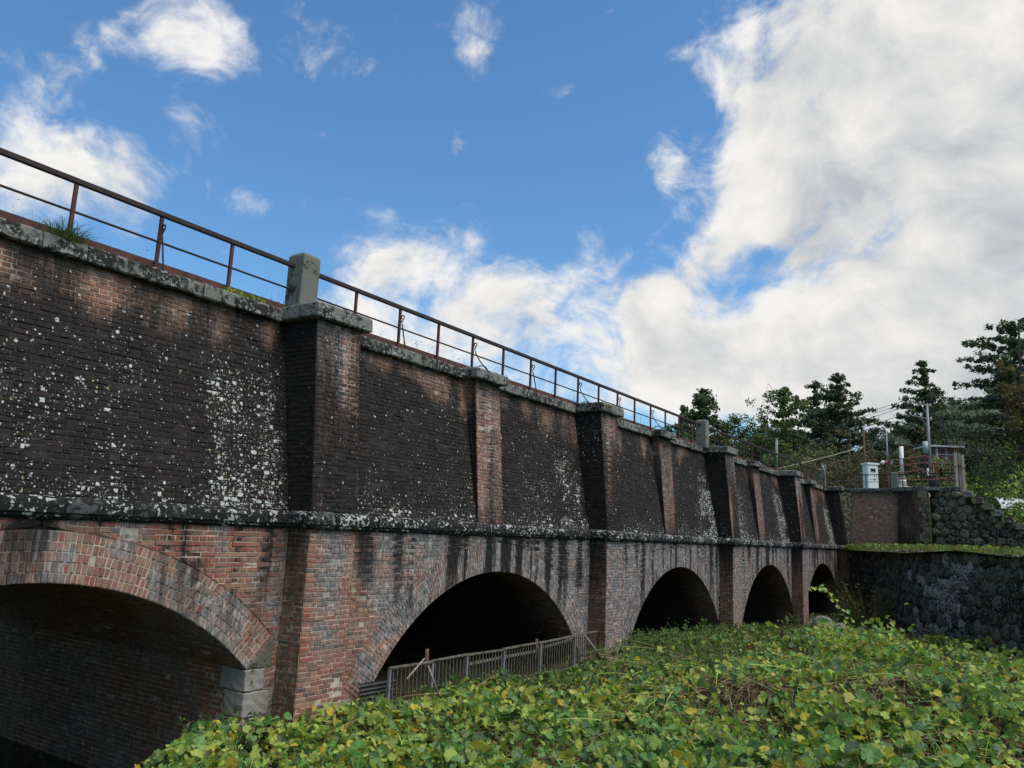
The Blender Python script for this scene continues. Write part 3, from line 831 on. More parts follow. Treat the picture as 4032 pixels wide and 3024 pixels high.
# body of the viaduct: deck, sheets behind the arches
mb = MB(); mb.box(XL, 46.0, 1.28, 9.8, 2.55, 3.0)
mb.build('deck', M_GRAVEL, viaduct)
mb = MB()
for i, xc in enumerate(ARCH):
    x0 = xc - 4.1; x1 = xc + 4.1
    if i > 0: mb.box(x0, x1, 6.4, 6.6, -5, -.6)
mb.build('back_screen', M_SOIL, viaduct)  # sheets added to keep back daylight out of the farther arches
# masonry behind the wing wall
mb = MB(); mb.box(46.4, 47.2, -4.0, 1.0, -.5, 2.86); mb.build('wing_core', M_MORTAR, viaduct)

# ------------------------------------------------------------------ concrete posts
def onY(u, v, Y):
    q = ray(u, v); t = (Y - CAM[1]) / q[1]; return CAM + q * t
def post(x, y, w, d, z0, z1, label):
    e = tag(None or bpy.data.objects.new('concrete_post', None), label, 'post', 'concrete railing posts')
    bm = bmesh.new()
    ring = lambda s, z: [bm.verts.new(((x - cx) + sx * (w / 2 * s), (y - cy) + sy * (d / 2 * s), z - z0)) for sx, sy in ((-1, -1), (1, -1), (1, 1), (-1, 1))]
    cx, cy = x, y
    a = ring(1.0, z0); b = ring(.985, z1 - .05); c = ring(.80, z1); rings = [a, b, c]
    for r0, r1 in zip(rings, rings[1:]):
        for k in range(4): bm.faces.new((r0[k], r0[(k + 1) % 4], r1[(k + 1) % 4], r1[k]))
    bm.faces.new(c); bm.faces.new(a[::-1])
    bmesh.ops.bevel(bm, geom=[e_ for e_ in bm.edges], offset=.007, segments=1, affect='EDGES')
    bmesh.ops.subdivide_edges(bm, edges=[e_ for e_ in bm.edges if e_.calc_length() > .2], cuts=4, use_grid_fill=True)
    for v in bm.verts:
        P = v.co + Vector((x, y, z0)); v.co += Vector([(vnoise(P.x * 12, P.y * 12, P.z * 12, 40 + k) - .5) * .006 for k in range(3)])
    me = bpy.data.meshes.new('concrete_post'); bm.to_mesh(me); bm.free()
    o = bpy.data.objects.new('concrete_post', me); COL.objects.link(o); o.location = (x, y, z0); me.materials.append(M_CONCRETE)
    tag(o, label, 'post', 'concrete railing posts')
    return o
PW = .36
ptop = onY(1193, 985, .78)[2]
post(8.34, .96, PW, PW, 3.06, ptop, 'large concrete post on the nearest pier, black water stain on its side')
pp = onY(2790, 1640, .78)
post(26.72, .96, PW, PW, 3.04, 4.02, 'concrete post with weeds round it at the third pier, rail ends in its side')
post(45.1, .96, PW, PW, 3.0, 4.0, 'concrete post before the bend, left of the white cabinet')
post(46.3, -2.45, .32, .32, 3.0, 3.9, 'concrete post just right of the white cabinet')

# ------------------------------------------------------------------ railings
RY = 1.0
def railing(xa, xb, posts, braces, label, ends=(True, True)):
    r = empty('iron_railing', ((xa + xb) / 2, RY, 3.0), label, 'railing', 'rusty iron railings on the viaduct')
    MB().bar((xa, RY, 3.86), (xb, RY, 3.86), .065, .068).build('top_rail', M_RAIL, r, bevel=.006)
    MB().tube([(xa, RY, 3.465), (xb, RY, 3.465)], .0165, 8).build('middle_rail', M_RAIL, r)
    MB().box(xa, xb, RY + .05, RY + .062, 2.98, 3.205).build('kick_plate', M_RUST, r)
    for x in posts:
        MB().box(x - .022, x + .022, RY - .012, RY + .028, 2.98, 3.84).build('rail_post', M_RUST, r)
    for x, off in braces:
        y0 = RY - .035
        pts = []
        for k in range(11):                                   # the scroll at the top
            a = math.radians(-60 + 300 * k / 10); rr = .042 * (1 - .35 * k / 10)
            pts.append((x, y0 - .045 - rr * math.cos(a) * 1.0 + .02, 3.665 + rr * math.sin(a)))
        pts = pts[::-1]
        end = pts[-1]
        run = [(x, y0 - .012, 3.58)]
        for k in range(1, 9):
            t = k / 8
            run.append((x, y0 - .012 - off * (t ** 1.5 if off > .2 else t), 3.58 - .53 * t))
        MB().tube(pts + run, .0125, 6).build('scroll_brace', M_RAIL, r)
        if off > .2:
            arc = [(x, RY - .03 - (off - .02) * (1 - math.cos(math.pi * k / 10)) / 2, 3.06 + .14 * math.sin(math.pi * k / 10)) for k in range(11)]
            MB().tube(arc, .011, 6).build('brace_arch', M_RAIL, r)
    return r
p1 = [-.9 + .0, .26, 1.42, 2.55, 3.52 - .0, 4.68, 5.85, 7.0]
p1 = [4.68 - 1.157 * k for k in range(5, 0, -1)] + [4.68, 5.85, 7.0]
railing(-1.2, 8.2, p1, [(5.85, .13), (3.53, .13), (1.21, .4)], 'rusty railing section at the far left with a grass tuft at its foot')
p2 = [9.60 + 1.1565 * k for k in range(15)]
br = []
for k, x in enumerate(p2):
    if k % 2 == 1: br.append((x, .40 if k in (3, 7, 11) else .13))
railing(8.5, 26.6, p2, br, 'long rusty railing section between the two nearest concrete posts')
p3 = [28.1 + 1.1565 * k for k in range(15)]
railing(26.88, 45.0, p3, [(x, .13) for x in p3[1::2]], 'far rusty railing section beyond the post with weeds')
def rail_xy(a, b, n, label):
    a, b = np.asarray(a, float), np.asarray(b, float)
    r = empty('iron_railing', ((a[0] + b[0]) / 2, (a[1] + b[1]) / 2, 3.0), label, 'railing', 'rusty iron railings on the viaduct')
    P = lambda t, z: (*(a + (b - a) * t), z)
    MB().bar(P(0, 3.78), P(1, 3.78), .05, .05).build('top_rail', M_RAIL, r)
    MB().bar(P(0, 3.40), P(1, 3.40), .03, .03).build('middle_rail', M_RAIL, r)
    for k in range(n):
        t = (k + .5) / n
        MB().bar(P(t, 3.0), P(t, 3.76), .045, .045).build('rail_post', M_RUST, r)
rail_xy((45.28, .96), (46.5, .3), 2, 'short rusty railing where the parapet bends, left of the white cabinet')
rail_xy((46.5, .25), (46.3, -2.3), 3, 'rusty railing in front of the white cabinet')
rail_xy((46.3, -2.6), (45.75, -4.0), 3, 'rusty railing on the brick end pier under the platform')
rail_xy((45.75, -4.1), (45.6, -5.35), 2, 'rusty railing above the rubble wall beside the tall plank posts')

# ------------------------------------------------------------------ rubble walls
def clip_poly(poly, p, n):
    "keep the part of poly with (x-p).n <= 0"
    out = []
    for i in range(len(poly)):
        a, b = poly[i], poly[(i + 1) % len(poly)]
        da, db = (a - p) @ n, (b - p) @ n
        if da <= 0: out.append(a)
        if (da < 0 < db) or (db < 0 < da): out.append(a + (b - a) * (da / (da - db)))
    return out
def rubble(name, label, path, z_top, z_bot, size, lean, mats, keep, seed, group_parent=None, topfn=None):
    "irregular stones over a wall that follows path"
    R = np.random.default_rng(seed)
    path = [np.asarray(p, float) for p in path]
    L = [0]
    for a, b in zip(path, path[1:]): L.append(L[-1] + np.linalg.norm(b - a))
    def pt(s, z):
        s = min(max(s, 0), L[-1]); i = min(np.searchsorted(L, s, side='right') - 1, len(path) - 2)
        d = (path[i + 1] - path[i]) / (L[i + 1] - L[i]); p = path[i] + d * (s - L[i]); n = np.array([d[1], -d[0]])
        q = p - n * lean * (z - z_bot)
        return np.array([q[0], q[1], z]), np.array([n[0], n[1], lean])
    wall = empty(name, (path[0][0], path[0][1], z_bot), label, 'stone wall')
    # backing of mortar and earth
    n = 40; vv, qq = [], []
    for k in range(n + 1):
        s = L[-1] * k / n; zt = topfn(s) if topfn else z_top
        for z in (z_bot - .3, zt - .03):
            p, nn = pt(s, z); vv.append(p - nn * .05)
        p, nn = pt(s, zt - .03); vv.append(p - nn * .9)
    for k in range(n):
        a = k * 3; b = a + 3
        qq += [(a, b, b + 1, a + 1), (a + 1, b + 1, b + 2, a + 2)]
    link('joints', mesh_np(vv, qq), M_SOIL, wall)
    nz = max(2, int((z_top - z_bot) / size)); ns = int(L[-1] / (size * 1.15))
    pts, idx = {}, []
    for j in range(-1, nz + 1):
        for i in range(-1, ns + 1):
            pts[(i, j)] = np.array([(i + .5 + (.5 if j % 2 else 0)) * L[-1] / ns, z_bot + (j + .5) * (z_top - z_bot) / nz]) + R.uniform(-.30, .30, 2) * size
    stones = []
    for j in range(0, nz):
        for i in range(0, ns):
            c = pts[(i, j)]
            zt = topfn(c[0]) if topfn else z_top
            if c[1] > zt - size * .2: continue
            poly = [c + np.array(q) * size * 1.3 for q in ((-1, -1), (1, -1), (1, 1), (-1, 1))]
            for dj in (-2, -1, 0, 1, 2):
                for di in (-2, -1, 0, 1, 2):
                    o = pts.get((i + di, j + dj))
                    if o is None or (di == 0 and dj == 0): continue
                    d = o - c; poly = clip_poly(poly, (o + c) / 2, d / np.linalg.norm(d))
                    if len(poly) < 3: break
            if len(poly) < 3: continue
            poly = [np.array([min(max(q[0], 0), L[-1]), min(max(q[1], z_bot - .1), zt)]) for q in poly]
            stones.append((c, poly))
    parts = []
    for c, poly in stones:
        m = len(poly); ctr = np.mean(poly, 0)
        ht = R.uniform(.05, .13) * size / .36
        V = []
        def lay(sh, off, jit):
            for q in poly:
                d = q - ctr; s = ctr + d * sh + R.normal(0, jit, 2) * size
                p, nn = pt(s[0], s[1]); V.append(p + nn * off)
        lay(.95, -.05, 0); lay(.95, ht * .35, .012); lay(.80, ht * .85, .02); lay(.45, ht * 1.05, .03)
        F = []
        for r in range(3):
            for k in range(m): F.append((r * m + k, r * m + (k + 1) % m, (r + 1) * m + (k + 1) % m, (r + 1) * m + k))
        parts.append((np.array(V), F, [list(range(3 * m, 4 * m))], ctr))
    cen = np.array([p[0].mean(0) for p in parts]); u, v, d = to_px(cen)
    sc = np.where((u > 0) & (u < 4032) & (v < 3000) & (d > 0), 1 / d, 0) ; order = np.argsort(-sc)
    keepset = set(order[:keep].tolist())
    rv, rq, rp, nb_ = [], [], [], 0
    for i, (V, F, P, ctr) in enumerate(parts):
        mt = mats(cen[i], u[i], v[i], R)
        if i in keepset:
            c = V.mean(0); me = mesh_np(V - c, F, None, P, True); o = link('stone', me, mt, wall); o.location = c
        else:
            rv.append(V); rq += [tuple(x + nb_ for x in f) for f in F]; rp += [[x + nb_ for x in q] for q in P]; nb_ += len(V)
    if rv:
        o = link('stones', mesh_np(np.concatenate(rv), rq, None, rp, True), M_RUBBLE, wall); o['kind'] = 'stuff'
    return wall
RPATH = [(45.6, .05), (40.6, -2.2), (34.0, -4.5), (29.9, -6.45), (27.6, -8.06), (24.5, -11.0), (20.5, -15.5)]
def rmat(c, u, v, R):
    k = math.exp(-((u - 3730 + (v - 2350) * .15) / 85) ** 2) * (1 if 2260 < v < 2560 else .15)
    return M_RUBBLE_PALE if R.random() < k * .95 else M_RUBBLE
rubble('stone_retaining_wall', 'dark rubble retaining wall along the river bank, one patch of pale lichened stones', RPATH, -.12, -3.9, .40, .10, rmat, 300, 5)
def top2(s): return 2.86 if s < 1.5 else 2.86 - math.floor((s - 1.5) / .42 + 1) * .30
rubble('rubble_wing_wall', 'dark rubble wall stepping down right of the brick abutment', [(45.4, -4.1), (44.9, -5.6), (44.4, -8.4)], 2.86, -.1, .36, .06, lambda c, u, v, R: M_RUBBLE if R.random() < .95 else M_RUBBLE_PALE, 200, 9, None, top2)
cap = bpy.data.objects['rubble_wing_wall']
for k in range(2): rough_block('cap_stone', 45.15, 45.75, -4.82 - k * .72, -4.13 - k * .72, 2.88, 3.06, M_COPING, cap, cuts=1)
for k in range(8):
    y = -5.72 - k * .40; z = 2.86 - (k + 1) * .30
    rough_block('step_stone', 44.55 - k * .05, 45.2 - k * .05, y - .37, y, z - .02, z + .27, M_RUBBLE if k % 3 else M_COPING, cap, cuts=1, amp=.03)

# ------------------------------------------------------------------ terrain
def grid_mesh(xs, ys, fn):
    X, Y = np.meshgrid(xs, ys, indexing='ij'); Zz = fn(X, Y)
    V = np.stack([X, Y, Zz], -1).reshape(-1, 3); a, b = len(xs), len(ys)
    I = np.arange(a * b).reshape(a, b)
    Q = np.stack([I[:-1, :-1], I[1:, :-1], I[1:, 1:], I[:-1, 1:]], -1).reshape(-1, 4)
    return mesh_np(V, Q, None, None, True)
BUMPS = [(at(2985, 2760, 11.3), 1.35, .62), (at(3430, 2800, 10.0), .8, .3), (at(2500, 2700, 10.5), 1.2, .18), (at(3700, 2800, 9.5), 1.0, .25), (at(3300, 2600, 15), 1.6, .35), (at(2700, 2510, 21), 1.6, .22), (at(2400, 2530, 18), 1.2, .2), (at(3350, 2760, 9.5), 3.2, .38), (at(3800, 2700, 12), 3.0, .3), (np.array([8.2, -8.2, 0]), 5.0, .45)]
def zmat(X, Y):
    X = np.asarray(X, float); Y = np.asarray(Y, float)
    r = np.hypot(X, Y + 8.7)
    z = -3.02 + (.35 + .55 * sstep(-3.0, -7.0, Y)) * sstep(9.5, 3.6, r)
    z = z - .45 * sstep(24, 36, X)
    z = z + (fbm(X * .55, Y * .55, 0 * X, 61) - .5) * .42 + (fbm(X * 1.6, Y * 1.6, 0 * X, 62, 3) - .5) * .40
    for c, s, h in BUMPS: z = z + h * np.exp(-(((X - c[0]) ** 2 + (Y - c[1]) ** 2) / (2 * (s * .55) ** 2)))
    z = z - .30 * sstep(9.6, 10.6, X) * sstep(16.8, 15.6, X) * sstep(-1.4, -.4, Y)
    nx, ny = 4.9, -5.4; ln = math.hypot(nx, ny)
    d = ((X - 2.5) * nx + (Y + 4.5) * ny) / ln
    d = d + .55
    d = np.where(Y > .3, np.minimum(d, (X - 7.9) * .8), d)
    z = z - 1.5 * sstep(.3, -2.6, d + (fbm(X * 1.2, Y * 1.2, 0 * X, 66) - .5) * .5)
    return z
def cut(X, Y):
    "signed distance to the river side of the retaining wall (positive = in front of it)"
    best = np.full(np.shape(X), -1e9)
    for (a, b) in zip(RPATH, RPATH[1:]):
        a, b = np.array(a), np.array(b); d = (b - a) / np.linalg.norm(b - a); n = np.array([d[1], -d[0]])
        best = np.maximum(best, (X - a[0]) * n[0] + (Y - a[1]) * n[1])
    return best
xs = np.concatenate([np.arange(-8, 16, .22), np.arange(16, 47.5, .5)]); ys = np.concatenate([np.arange(-24, -12, .6), np.arange(-12, 1.2, .22), np.arange(1.2, 10.5, .6)])
tag(link('river_bank', grid_mesh(xs, ys, lambda X, Y: zmat(X, Y) - .06), M_SOIL), 'sloping river bank under the vines', kind='structure')
gx = np.concatenate([[-1500, -500, -100], np.arange(-40, 60, 10.), [100, 500, 1500]])
tag(link('ground', grid_mesh(gx, gx, lambda X, Y: X * 0 - 5.2), M_GRASSG), 'open ground out to the horizon', kind='structure')
tag(link('stream', grid_mesh(np.linspace(-12, 8, 6), np.linspace(-14, 12, 6), lambda X, Y: X * 0 - 4.05), M_WATER), 'dark stream under the near arch', kind='structure')
# grassy ledge behind the retaining wall
led = [np.array([*p]) for p in RPATH]
vv, qq = [], []
back = [(47.2, -.2), (47.0, -3.0), (46.5, -6.0), (46.0, -9.0), (44.0, -13.0), (40, -18), (36, -24)]
for f, b in zip(RPATH, back):
    for t in np.linspace(0, 1, 6):
        p = np.array(f) * (1 - t) + np.array(b) * t; vv.append((p[0] + .35 * (1 - t), p[1] + .1, -.16 + .22 * t + .08 * math.sin(p[0] * 3 + p[1] * 2)))
for i in range(len(RPATH) - 1):
    for j in range(5): a = i * 6 + j; qq.append((a, a + 6, a + 7, a + 1))
tag(link('grass_ledge', mesh_np(vv, qq, None, None, True), M_GRASSG), 'grassy ledge on top of the retaining wall', kind='structure')
def zplat(X, Y):
    z = 2.75 + 2.2 * sstep(55, 78, X) + (fbm(X * .2, Y * .2, 0 * X, 70) - .5) * .6
    lowr = sstep(-4.6, -9.5, Y) * sstep(70, 47, X)
    return z - lowr * 2.4
tag(link('plateau', grid_mesh(np.linspace(46.6, 150, 40), np.linspace(-70, 120, 70), zplat), M_GRASSG), 'level ground behind the far abutment', kind='structure')
# far hill
HC = at(3780, 1700, 400)
def zhill(X, Y):
    a = (X - HC[0]) * RIGHT[0] + (Y - HC[1]) * RIGHT[1]; b = (X - HC[0]) * FWD[0] + (Y - HC[1]) * FWD[1]
    return 5 + 68 * np.exp(-(np.where(a < 0, a / 70, a / 120)) ** 2 - (b / 120) ** 2) + (fbm(X * .03, Y * .03, 0 * X, 80) - .5) * 14 + (fbm(X * .22, Y * .22, 0 * X, 81, 3) - .5) * 5
tag(link('far_hill', grid_mesh(np.linspace(HC[0] - 230, HC[0] + 260, 150), np.linspace(HC[1] - 240, HC[1] + 220, 150), zhill), M_FOREST), 'wooded hill far behind the trees', kind='structure')

# ================================================================== foliage
GREEN = np.array([.125, .255, .056]); YGREEN = np.array([.33, .42, .085]); YELLOW = np.array([.52, .42, .055]); BLUEG = np.array([.105, .185, .085]); DARKG = np.array([.042, .080, .022]); BROWN = np.array([.115, .072, .040]); TAN = np.array([.26, .19, .10]); OLIVE = np.array([.10, .10, .03])
def pick(R, n, cols, wts, var=.22):
    cols = np.array(cols); w_ = np.array(wts, float); w_ /= w_.sum()
    c = cols[R.choice(len(cols), n, p=w_)]
    return c * R.uniform(1 - var, 1 + var, (n, 1)) * R.uniform(.92, 1.08, (n, 3))
LOBED = []
for k in range(15):
    a = math.pi * (-.5 + .07) + 2 * math.pi * (1 - .035 * 2) * k / 14 + .0
    rr = [.62, .86, .82, .93, .80, .98, .84, 1.06, .84, .98, .80, .93, .82, .86, .62][k]
    LOBED.append((rr * math.cos(a + .07) * .56, rr * math.sin(a + .07) * .56 + .05))
HEX = [(.0, -.42), (.40, -.30), (.52, .08), (.26, .34), (0, .56), (-.26, .34), (-.52, .08), (-.40, -.30)]
DIA = [(0, -.5), (.34, .02), (0, .55), (-.34, .02)]
def leaf_arrays(C, Nn, size, outline, R, cup=.18, roll=None):
    "leaf blades at C with normals Nn: centre point + outline fan"
    n = len(C); k = len(outline)
    t = R.normal(0, 1, (n, 3)); t -= (t * Nn).sum(1, keepdims=True) * Nn; t /= np.linalg.norm(t, axis=1, keepdims=True) + 1e-9
    b = np.cross(Nn, t)
    O = np.array(outline); fold = R.uniform(.2, 1.2, (n, 1)) * cup; curl = R.uniform(-.5, 1.0, (n, 1)) * cup
    x = O[None, :, 0] * R.uniform(.85, 1.12, (n, 1)); y = O[None, :, 1] * np.ones((n, 1))
    z = fold * np.abs(x) * 1.4 - curl * (x * x + y * y) * 2.0 + R.normal(0, .035, (n, k))
    P = C[:, None] + size[:, None, None] * (x[..., None] * t[:, None] + y[..., None] * b[:, None] + z[..., None] * Nn[:, None])
    if k == 4:
        V = P.reshape(-1, 3); F = np.arange(n * 4).reshape(-1, 4)
        return V, F, None, 4
    V = np.concatenate([C[:, None], P], 1).reshape(-1, 3)
    base = (np.arange(n) * (k + 1))[:, None, None]
    f = np.array([(0, 1 + i, 1 + (i + 1) % k) for i in range(k if outline is not LOBED else k - 1)])
    T = (base + f[None]).reshape(-1, 3)
    return V, None, T, k + 1
def rand_normals(R, n, up=.7, toward=None):
    v = R.normal(0, 1, (n, 3)); v /= np.linalg.norm(v, axis=1, keepdims=True)
    v = v * (1 - up) + np.array([0, 0, 1.0]) * up
    if toward is not None: v = v + toward
    return v / np.linalg.norm(v, axis=1, keepdims=True)
class Foliage:
    def __init__(s): s.V = []; s.Q = []; s.T = []; s.C = []; s.n = 0
    def add(s, C, Nn, size, cols, outline, R, cup=.18, edge=None):
        V, Qf, Tf, k = leaf_arrays(C, Nn, size, outline, R, cup)
        if Qf is not None: s.Q.append(Qf + s.n)
        if Tf is not None: s.T.append(Tf + s.n)
        c = np.repeat(cols[:, None], k, 1)
        if edge is not None and k > 4: c[:, 1:] = c[:, 1:] * (1 - edge[:, None, None]) + YELLOW * .8 * edge[:, None, None]
        if k > 4: c[:, 1:] *= R.uniform(.85, 1.12, (len(C), k - 1, 1)); c[:, 0] *= 1.15
        s.V.append(V); s.C.append(c.reshape(-1, 3)); s.n += len(V)
    def strips(s, A, D, L, W, cols, R, droop=.5, seg=3):
        "grass blades and dead stalks: A root, D direction, L length"
        n = len(A); side = np.cross(D, R.normal(0, 1, (n, 3))); side /= np.linalg.norm(side, axis=1, keepdims=True) + 1e-9
        ring = []
        for i in range(seg + 1):
            t = i / seg; p = A + D * (L * t)[:, None]; p = p + np.array([0, 0, -1.0]) * (L * droop * t * t)[:, None]
            w_ = (W * (1 - .75 * t))[:, None] * side
            ring += [p - w_ / 2, p + w_ / 2]
        V = np.stack(ring, 1); k = 2 * (seg + 1)
        f = np.array([(2 * i, 2 * i + 1, 2 * i + 3, 2 * i + 2) for i in range(seg)])
        s.Q.append(((np.arange(n) * k)[:, None, None] + f[None]).reshape(-1, 4) + s.n)
        s.V.append(V.reshape(-1, 3)); s.C.append(np.repeat(cols[:, None], k, 1).reshape(-1, 3)); s.n += n * k
    def build(s, name, m, parent=None):
        me = mesh_np(np.concatenate(s.V), np.concatenate(s.Q) if s.Q else None, np.concatenate(s.T) if s.T else None)
        set_attr(me, 'col', np.concatenate(s.C)); return link(name, me, m, parent)

# ---- the vine mat that covers the bank
R = np.random.default_rng(3)
def sample_mat(n, d0, d1, a0=-40, a1=40):
    r = np.sqrt(R.uniform(d0 ** 2, d1 ** 2, n)); a = np.radians(R.uniform(a0, a1, n)) + YAW
    a = YAW - np.radians(R.uniform(a0, a1, n))
    X = r * np.cos(a); Y = CAM[1] + r * np.sin(a)
    d = ((X - 2.5) * 4.9 - (Y + 4.5) * 5.4) / 7.29
    ok = (cut(X, Y) > .25) & (X < 44.5) & (d > -1.5 + R.uniform(-.7, .5, n))
    kb = (X - PX1) / PL; near_pier = np.abs(kb - np.round(kb)) * PL < HP + .05
    ok &= Y < np.where(near_pier, -.05, .35)
    ok &= ~((Y > .2) & (X < 8.0))
    return X[ok], Y[ok], r[ok]
def straw_amount(X, Y):
    s = 0
    for c, ss, h in BUMPS[:2]: s = s + 1.0 * np.exp(-(((X - c[0] + .3) ** 2 + (Y - c[1] + .1) ** 2) / (2 * (ss * .5) ** 2)))
    return np.clip(s, 0, 1)
mat_f = Foliage(); leaf_big = Foliage()
PALE = np.array([.185, .305, .105])
CL = [GREEN, YGREEN, YELLOW, BLUEG, DARKG, BROWN, PALE]
vine = tag(bpy.data.objects.new('gourd_vines', None), 'lobed green and yellow gourd vines covering the river bank', kind='stuff')
singles = []
for (n, d0, d1, s0, s1, outl, lay) in ((52000, 4.5, 11.5, .035, .125, LOBED, .40), (60000, 11.5, 18, .040, .13, HEX, .42), (46000, 18, 30, .06, .16, HEX, .40), (24000, 30, 46, .10, .24, DIA, .3)):
    X, Y, r = sample_mat(n, d0, d1)
    st = straw_amount(X, Y); keep = R.random(len(X)) > st * .62
    gap = fbm(X * 1.4, Y * 1.4, 0 * X, 91); keep &= ~((gap > .50) & (R.random(len(X)) < .84))
    X, Y, r, gap = X[keep], Y[keep], r[keep], gap[keep]
    m = len(X); hgt = R.beta(2.2, 1.4, m) * lay * (.30 + 1.2 * fbm(X * .9, Y * .9, 0 * X, 92))
    C = np.stack([X, Y, zmat(X, Y) + hgt], 1)
    mug = sstep(.9, -.3, np.abs(Y + .9 - .0 * X) - 1.1) * sstep(10, 13, X)          # weeds along the foot of the wall
    sz = R.uniform(s0, s1, m) * np.where(R.random(m) < .14, 1.55, 1.0) * (1 - .5 * mug * (R.random(m) < .8))
    yel = fbm(X * .5, Y * .5, 0 * X, 93)
    cols = np.empty((m, 3)); rr = R.random(m)
    wts = np.array([.28, .27, .05, .11, .06, .045, .20])
    if outl is LOBED: wts[5] = .006
    for lo, hi, f in ((-1, .46, 0), (.46, .56, 1), (.56, 2, 2)):
        s_ = (yel >= lo) & (yel < hi); wv = wts.copy()
        if f == 0: wv[2] *= .4; wv[3] *= 1.5
        if f == 2: wv[1] *= 2.0; wv[2] *= 2.2
        cols[s_] = pick(R, int(s_.sum()), CL, wv)
    dk = (mug > .4) & (R.random(m) < .75)
    cols[dk] = pick(R, int(dk.sum()), [GREEN * .65, DARKG, BLUEG * .8, YGREEN * .6], [.4, .35, .2, .1])
    depth = np.clip(hgt / (lay * .6), .25, 1.0); 
    Nn = rand_normals(R, m, .42, np.array([-.08, -.16, 0]))
    edge = np.where(R.random(m) < .18, R.uniform(.2, .7, m), 0)
    if outl is LOBED and d0 < 5:
        u, v, d = to_px(C); vis = (u > 60) & (u < 3970) & (v > 2400) & (v < 2990)
        topmost = np.where(vis & (hgt > .10), sz / d, 0); order = np.argsort(-topmost)[:260]
        pickm = np.zeros(m, bool); pickm[order] = True
        for i in np.where(pickm)[0]: singles.append((C[i], Nn[i], sz[i] * 1.05, cols[i], edge[i]))
        o = ~pickm; mat_f.add(C[o], Nn[o], sz[o], cols[o], outl, R, .30, edge[o])
    else: mat_f.add(C, Nn, sz, cols, outl, R, .26, edge if outl is not DIA else None)
# small undergrowth leaves filling between
X, Y, r = sample_mat(18000, 4.5, 20); m = len(X)
C = np.stack([X, Y, zmat(X, Y) + R.uniform(-.04, .14, m)], 1)
mat_f.add(C, rand_normals(R, m, .35), R.uniform(.03, .08, m), pick(R, m, [DARKG, GREEN * .6, OLIVE * .8, BROWN, TAN * .6], [.25, .2, .2, .22, .13]), DIA, R)
gv = mat_f.build('gourd_vines', M_LEAF)
tag(gv, 'lobed green and yellow gourd vines covering the river bank', kind='stuff')
bpy.data.objects.remove(vine)
for c, nn, sz, col, ed in singles:
    F = Foliage(); F.add(np.zeros((1, 3)), nn[None], np.array([sz]), col[None], LOBED, R, .28, np.array([ed])); o = F.build('leaf', M_LEAF, gv); o.location = c
# stalks, tendrils and dead straw among the leaves
sf = Foliage()
X, Y, r = sample_mat(34000, 4.5, 20); m = len(X); C = np.stack([X, Y, zmat(X, Y) + R.uniform(0, .30, m)], 1)
D = R.normal(0, 1, (m, 3)) * [1, 1, .25]; D[:, 2] = np.abs(D[:, 2]) * .6; D /= np.linalg.norm(D, axis=1, keepdims=True)
sf.strips(C, D, R.uniform(.15, .55, m), R.uniform(.005, .010, m), pick(R, m, [TAN, BROWN, YGREEN * .9, GREEN, TAN * 1.4], [.26, .22, .26, .12, .14]), R, .35)
X, Y, r = sample_mat(2200, 4.5, 22); k = (X > 7.4) & (X + Y * 1.1 > 4.6); X, Y = X[k], Y[k]; m = len(X); C = np.stack([X, Y, zmat(X, Y) + R.uniform(.18, .42, m)], 1)
D = R.normal(0, 1, (m, 3)) * [1, 1, .12]; D /= np.linalg.norm(D, axis=1, keepdims=True)
sf.strips(C, D, R.uniform(.5, 1.5, m), R.uniform(.009, .015, m), pick(R, m, [YGREEN, TAN * 1.2, PALE, TAN], [.4, .25, .2, .15]), R, .12, 7)
for (cc, ss, h), n in zip(BUMPS[:2], (4200, 1200)):
    a = R.uniform(0, 6.28, n); q = np.abs(R.normal(0, ss * .5, n))
    X, Y = cc[0] + q * np.cos(a), cc[1] + q * np.sin(a); C = np.stack([X, Y, zmat(X, Y) + R.uniform(.02, .16, n)], 1)
    D = np.stack([np.cos(a) * .7, np.sin(a) * .7, R.uniform(-.5, .3, n)], 1) + R.normal(0, .35, (n, 3)); D /= np.linalg.norm(D, axis=1, keepdims=True)
    sf.strips(C, D, R.uniform(.15, .75, n), R.uniform(.005, .014, n), pick(R, n, [TAN, BROWN, TAN * .7, BROWN * .6, TAN * 1.4], [.3, .3, .2, .12, .08]), R, .8, 4)
# fine weeds and grass blades growing through the vines
X, Y, r = sample_mat(26000, 5.0, 26); wd = fbm(X * .7, Y * .7, 0 * X, 99); k = (wd > .47) | ((np.abs(Y) < 2.2) & (X > 10)); X, Y, wd = X[k], Y[k], wd[k]; m = len(X)
C = np.stack([X, Y, zmat(X, Y) + R.uniform(0, .12, m)], 1); D = R.normal(0, .34, (m, 3)); D[:, 2] = 1; D /= np.linalg.norm(D, axis=1, keepdims=True)
sf.strips(C, D, R.uniform(.18, .52, m), R.uniform(.007, .016, m), pick(R, m, [GREEN, YGREEN * .8, GREEN * .6, TAN * .9, PALE], [.32, .24, .2, .12, .12]), R, .35, 4)
# crumpled dead leaves
X, Y, r = sample_mat(16000, 4.5, 17); gp = fbm(X * 1.4, Y * 1.4, 0 * X, 91); k = (gp > .495) | (straw_amount(X, Y) > .3); X, Y = X[k], Y[k]; m = len(X)
C = np.stack([X, Y, zmat(X, Y) + R.uniform(.0, .14, m)], 1)
sf.add(C, rand_normals(R, m, .3), R.uniform(.05, .13, m), pick(R, m, [BROWN, BROWN * .7, TAN * .7, np.array([.16, .12, .09])], [.4, .3, .2, .1]), HEX, R, .9)
tag(sf.build('dead_stalks', M_STRAW), 'dry stalks and crumpled dead leaves among the vines', kind='stuff')
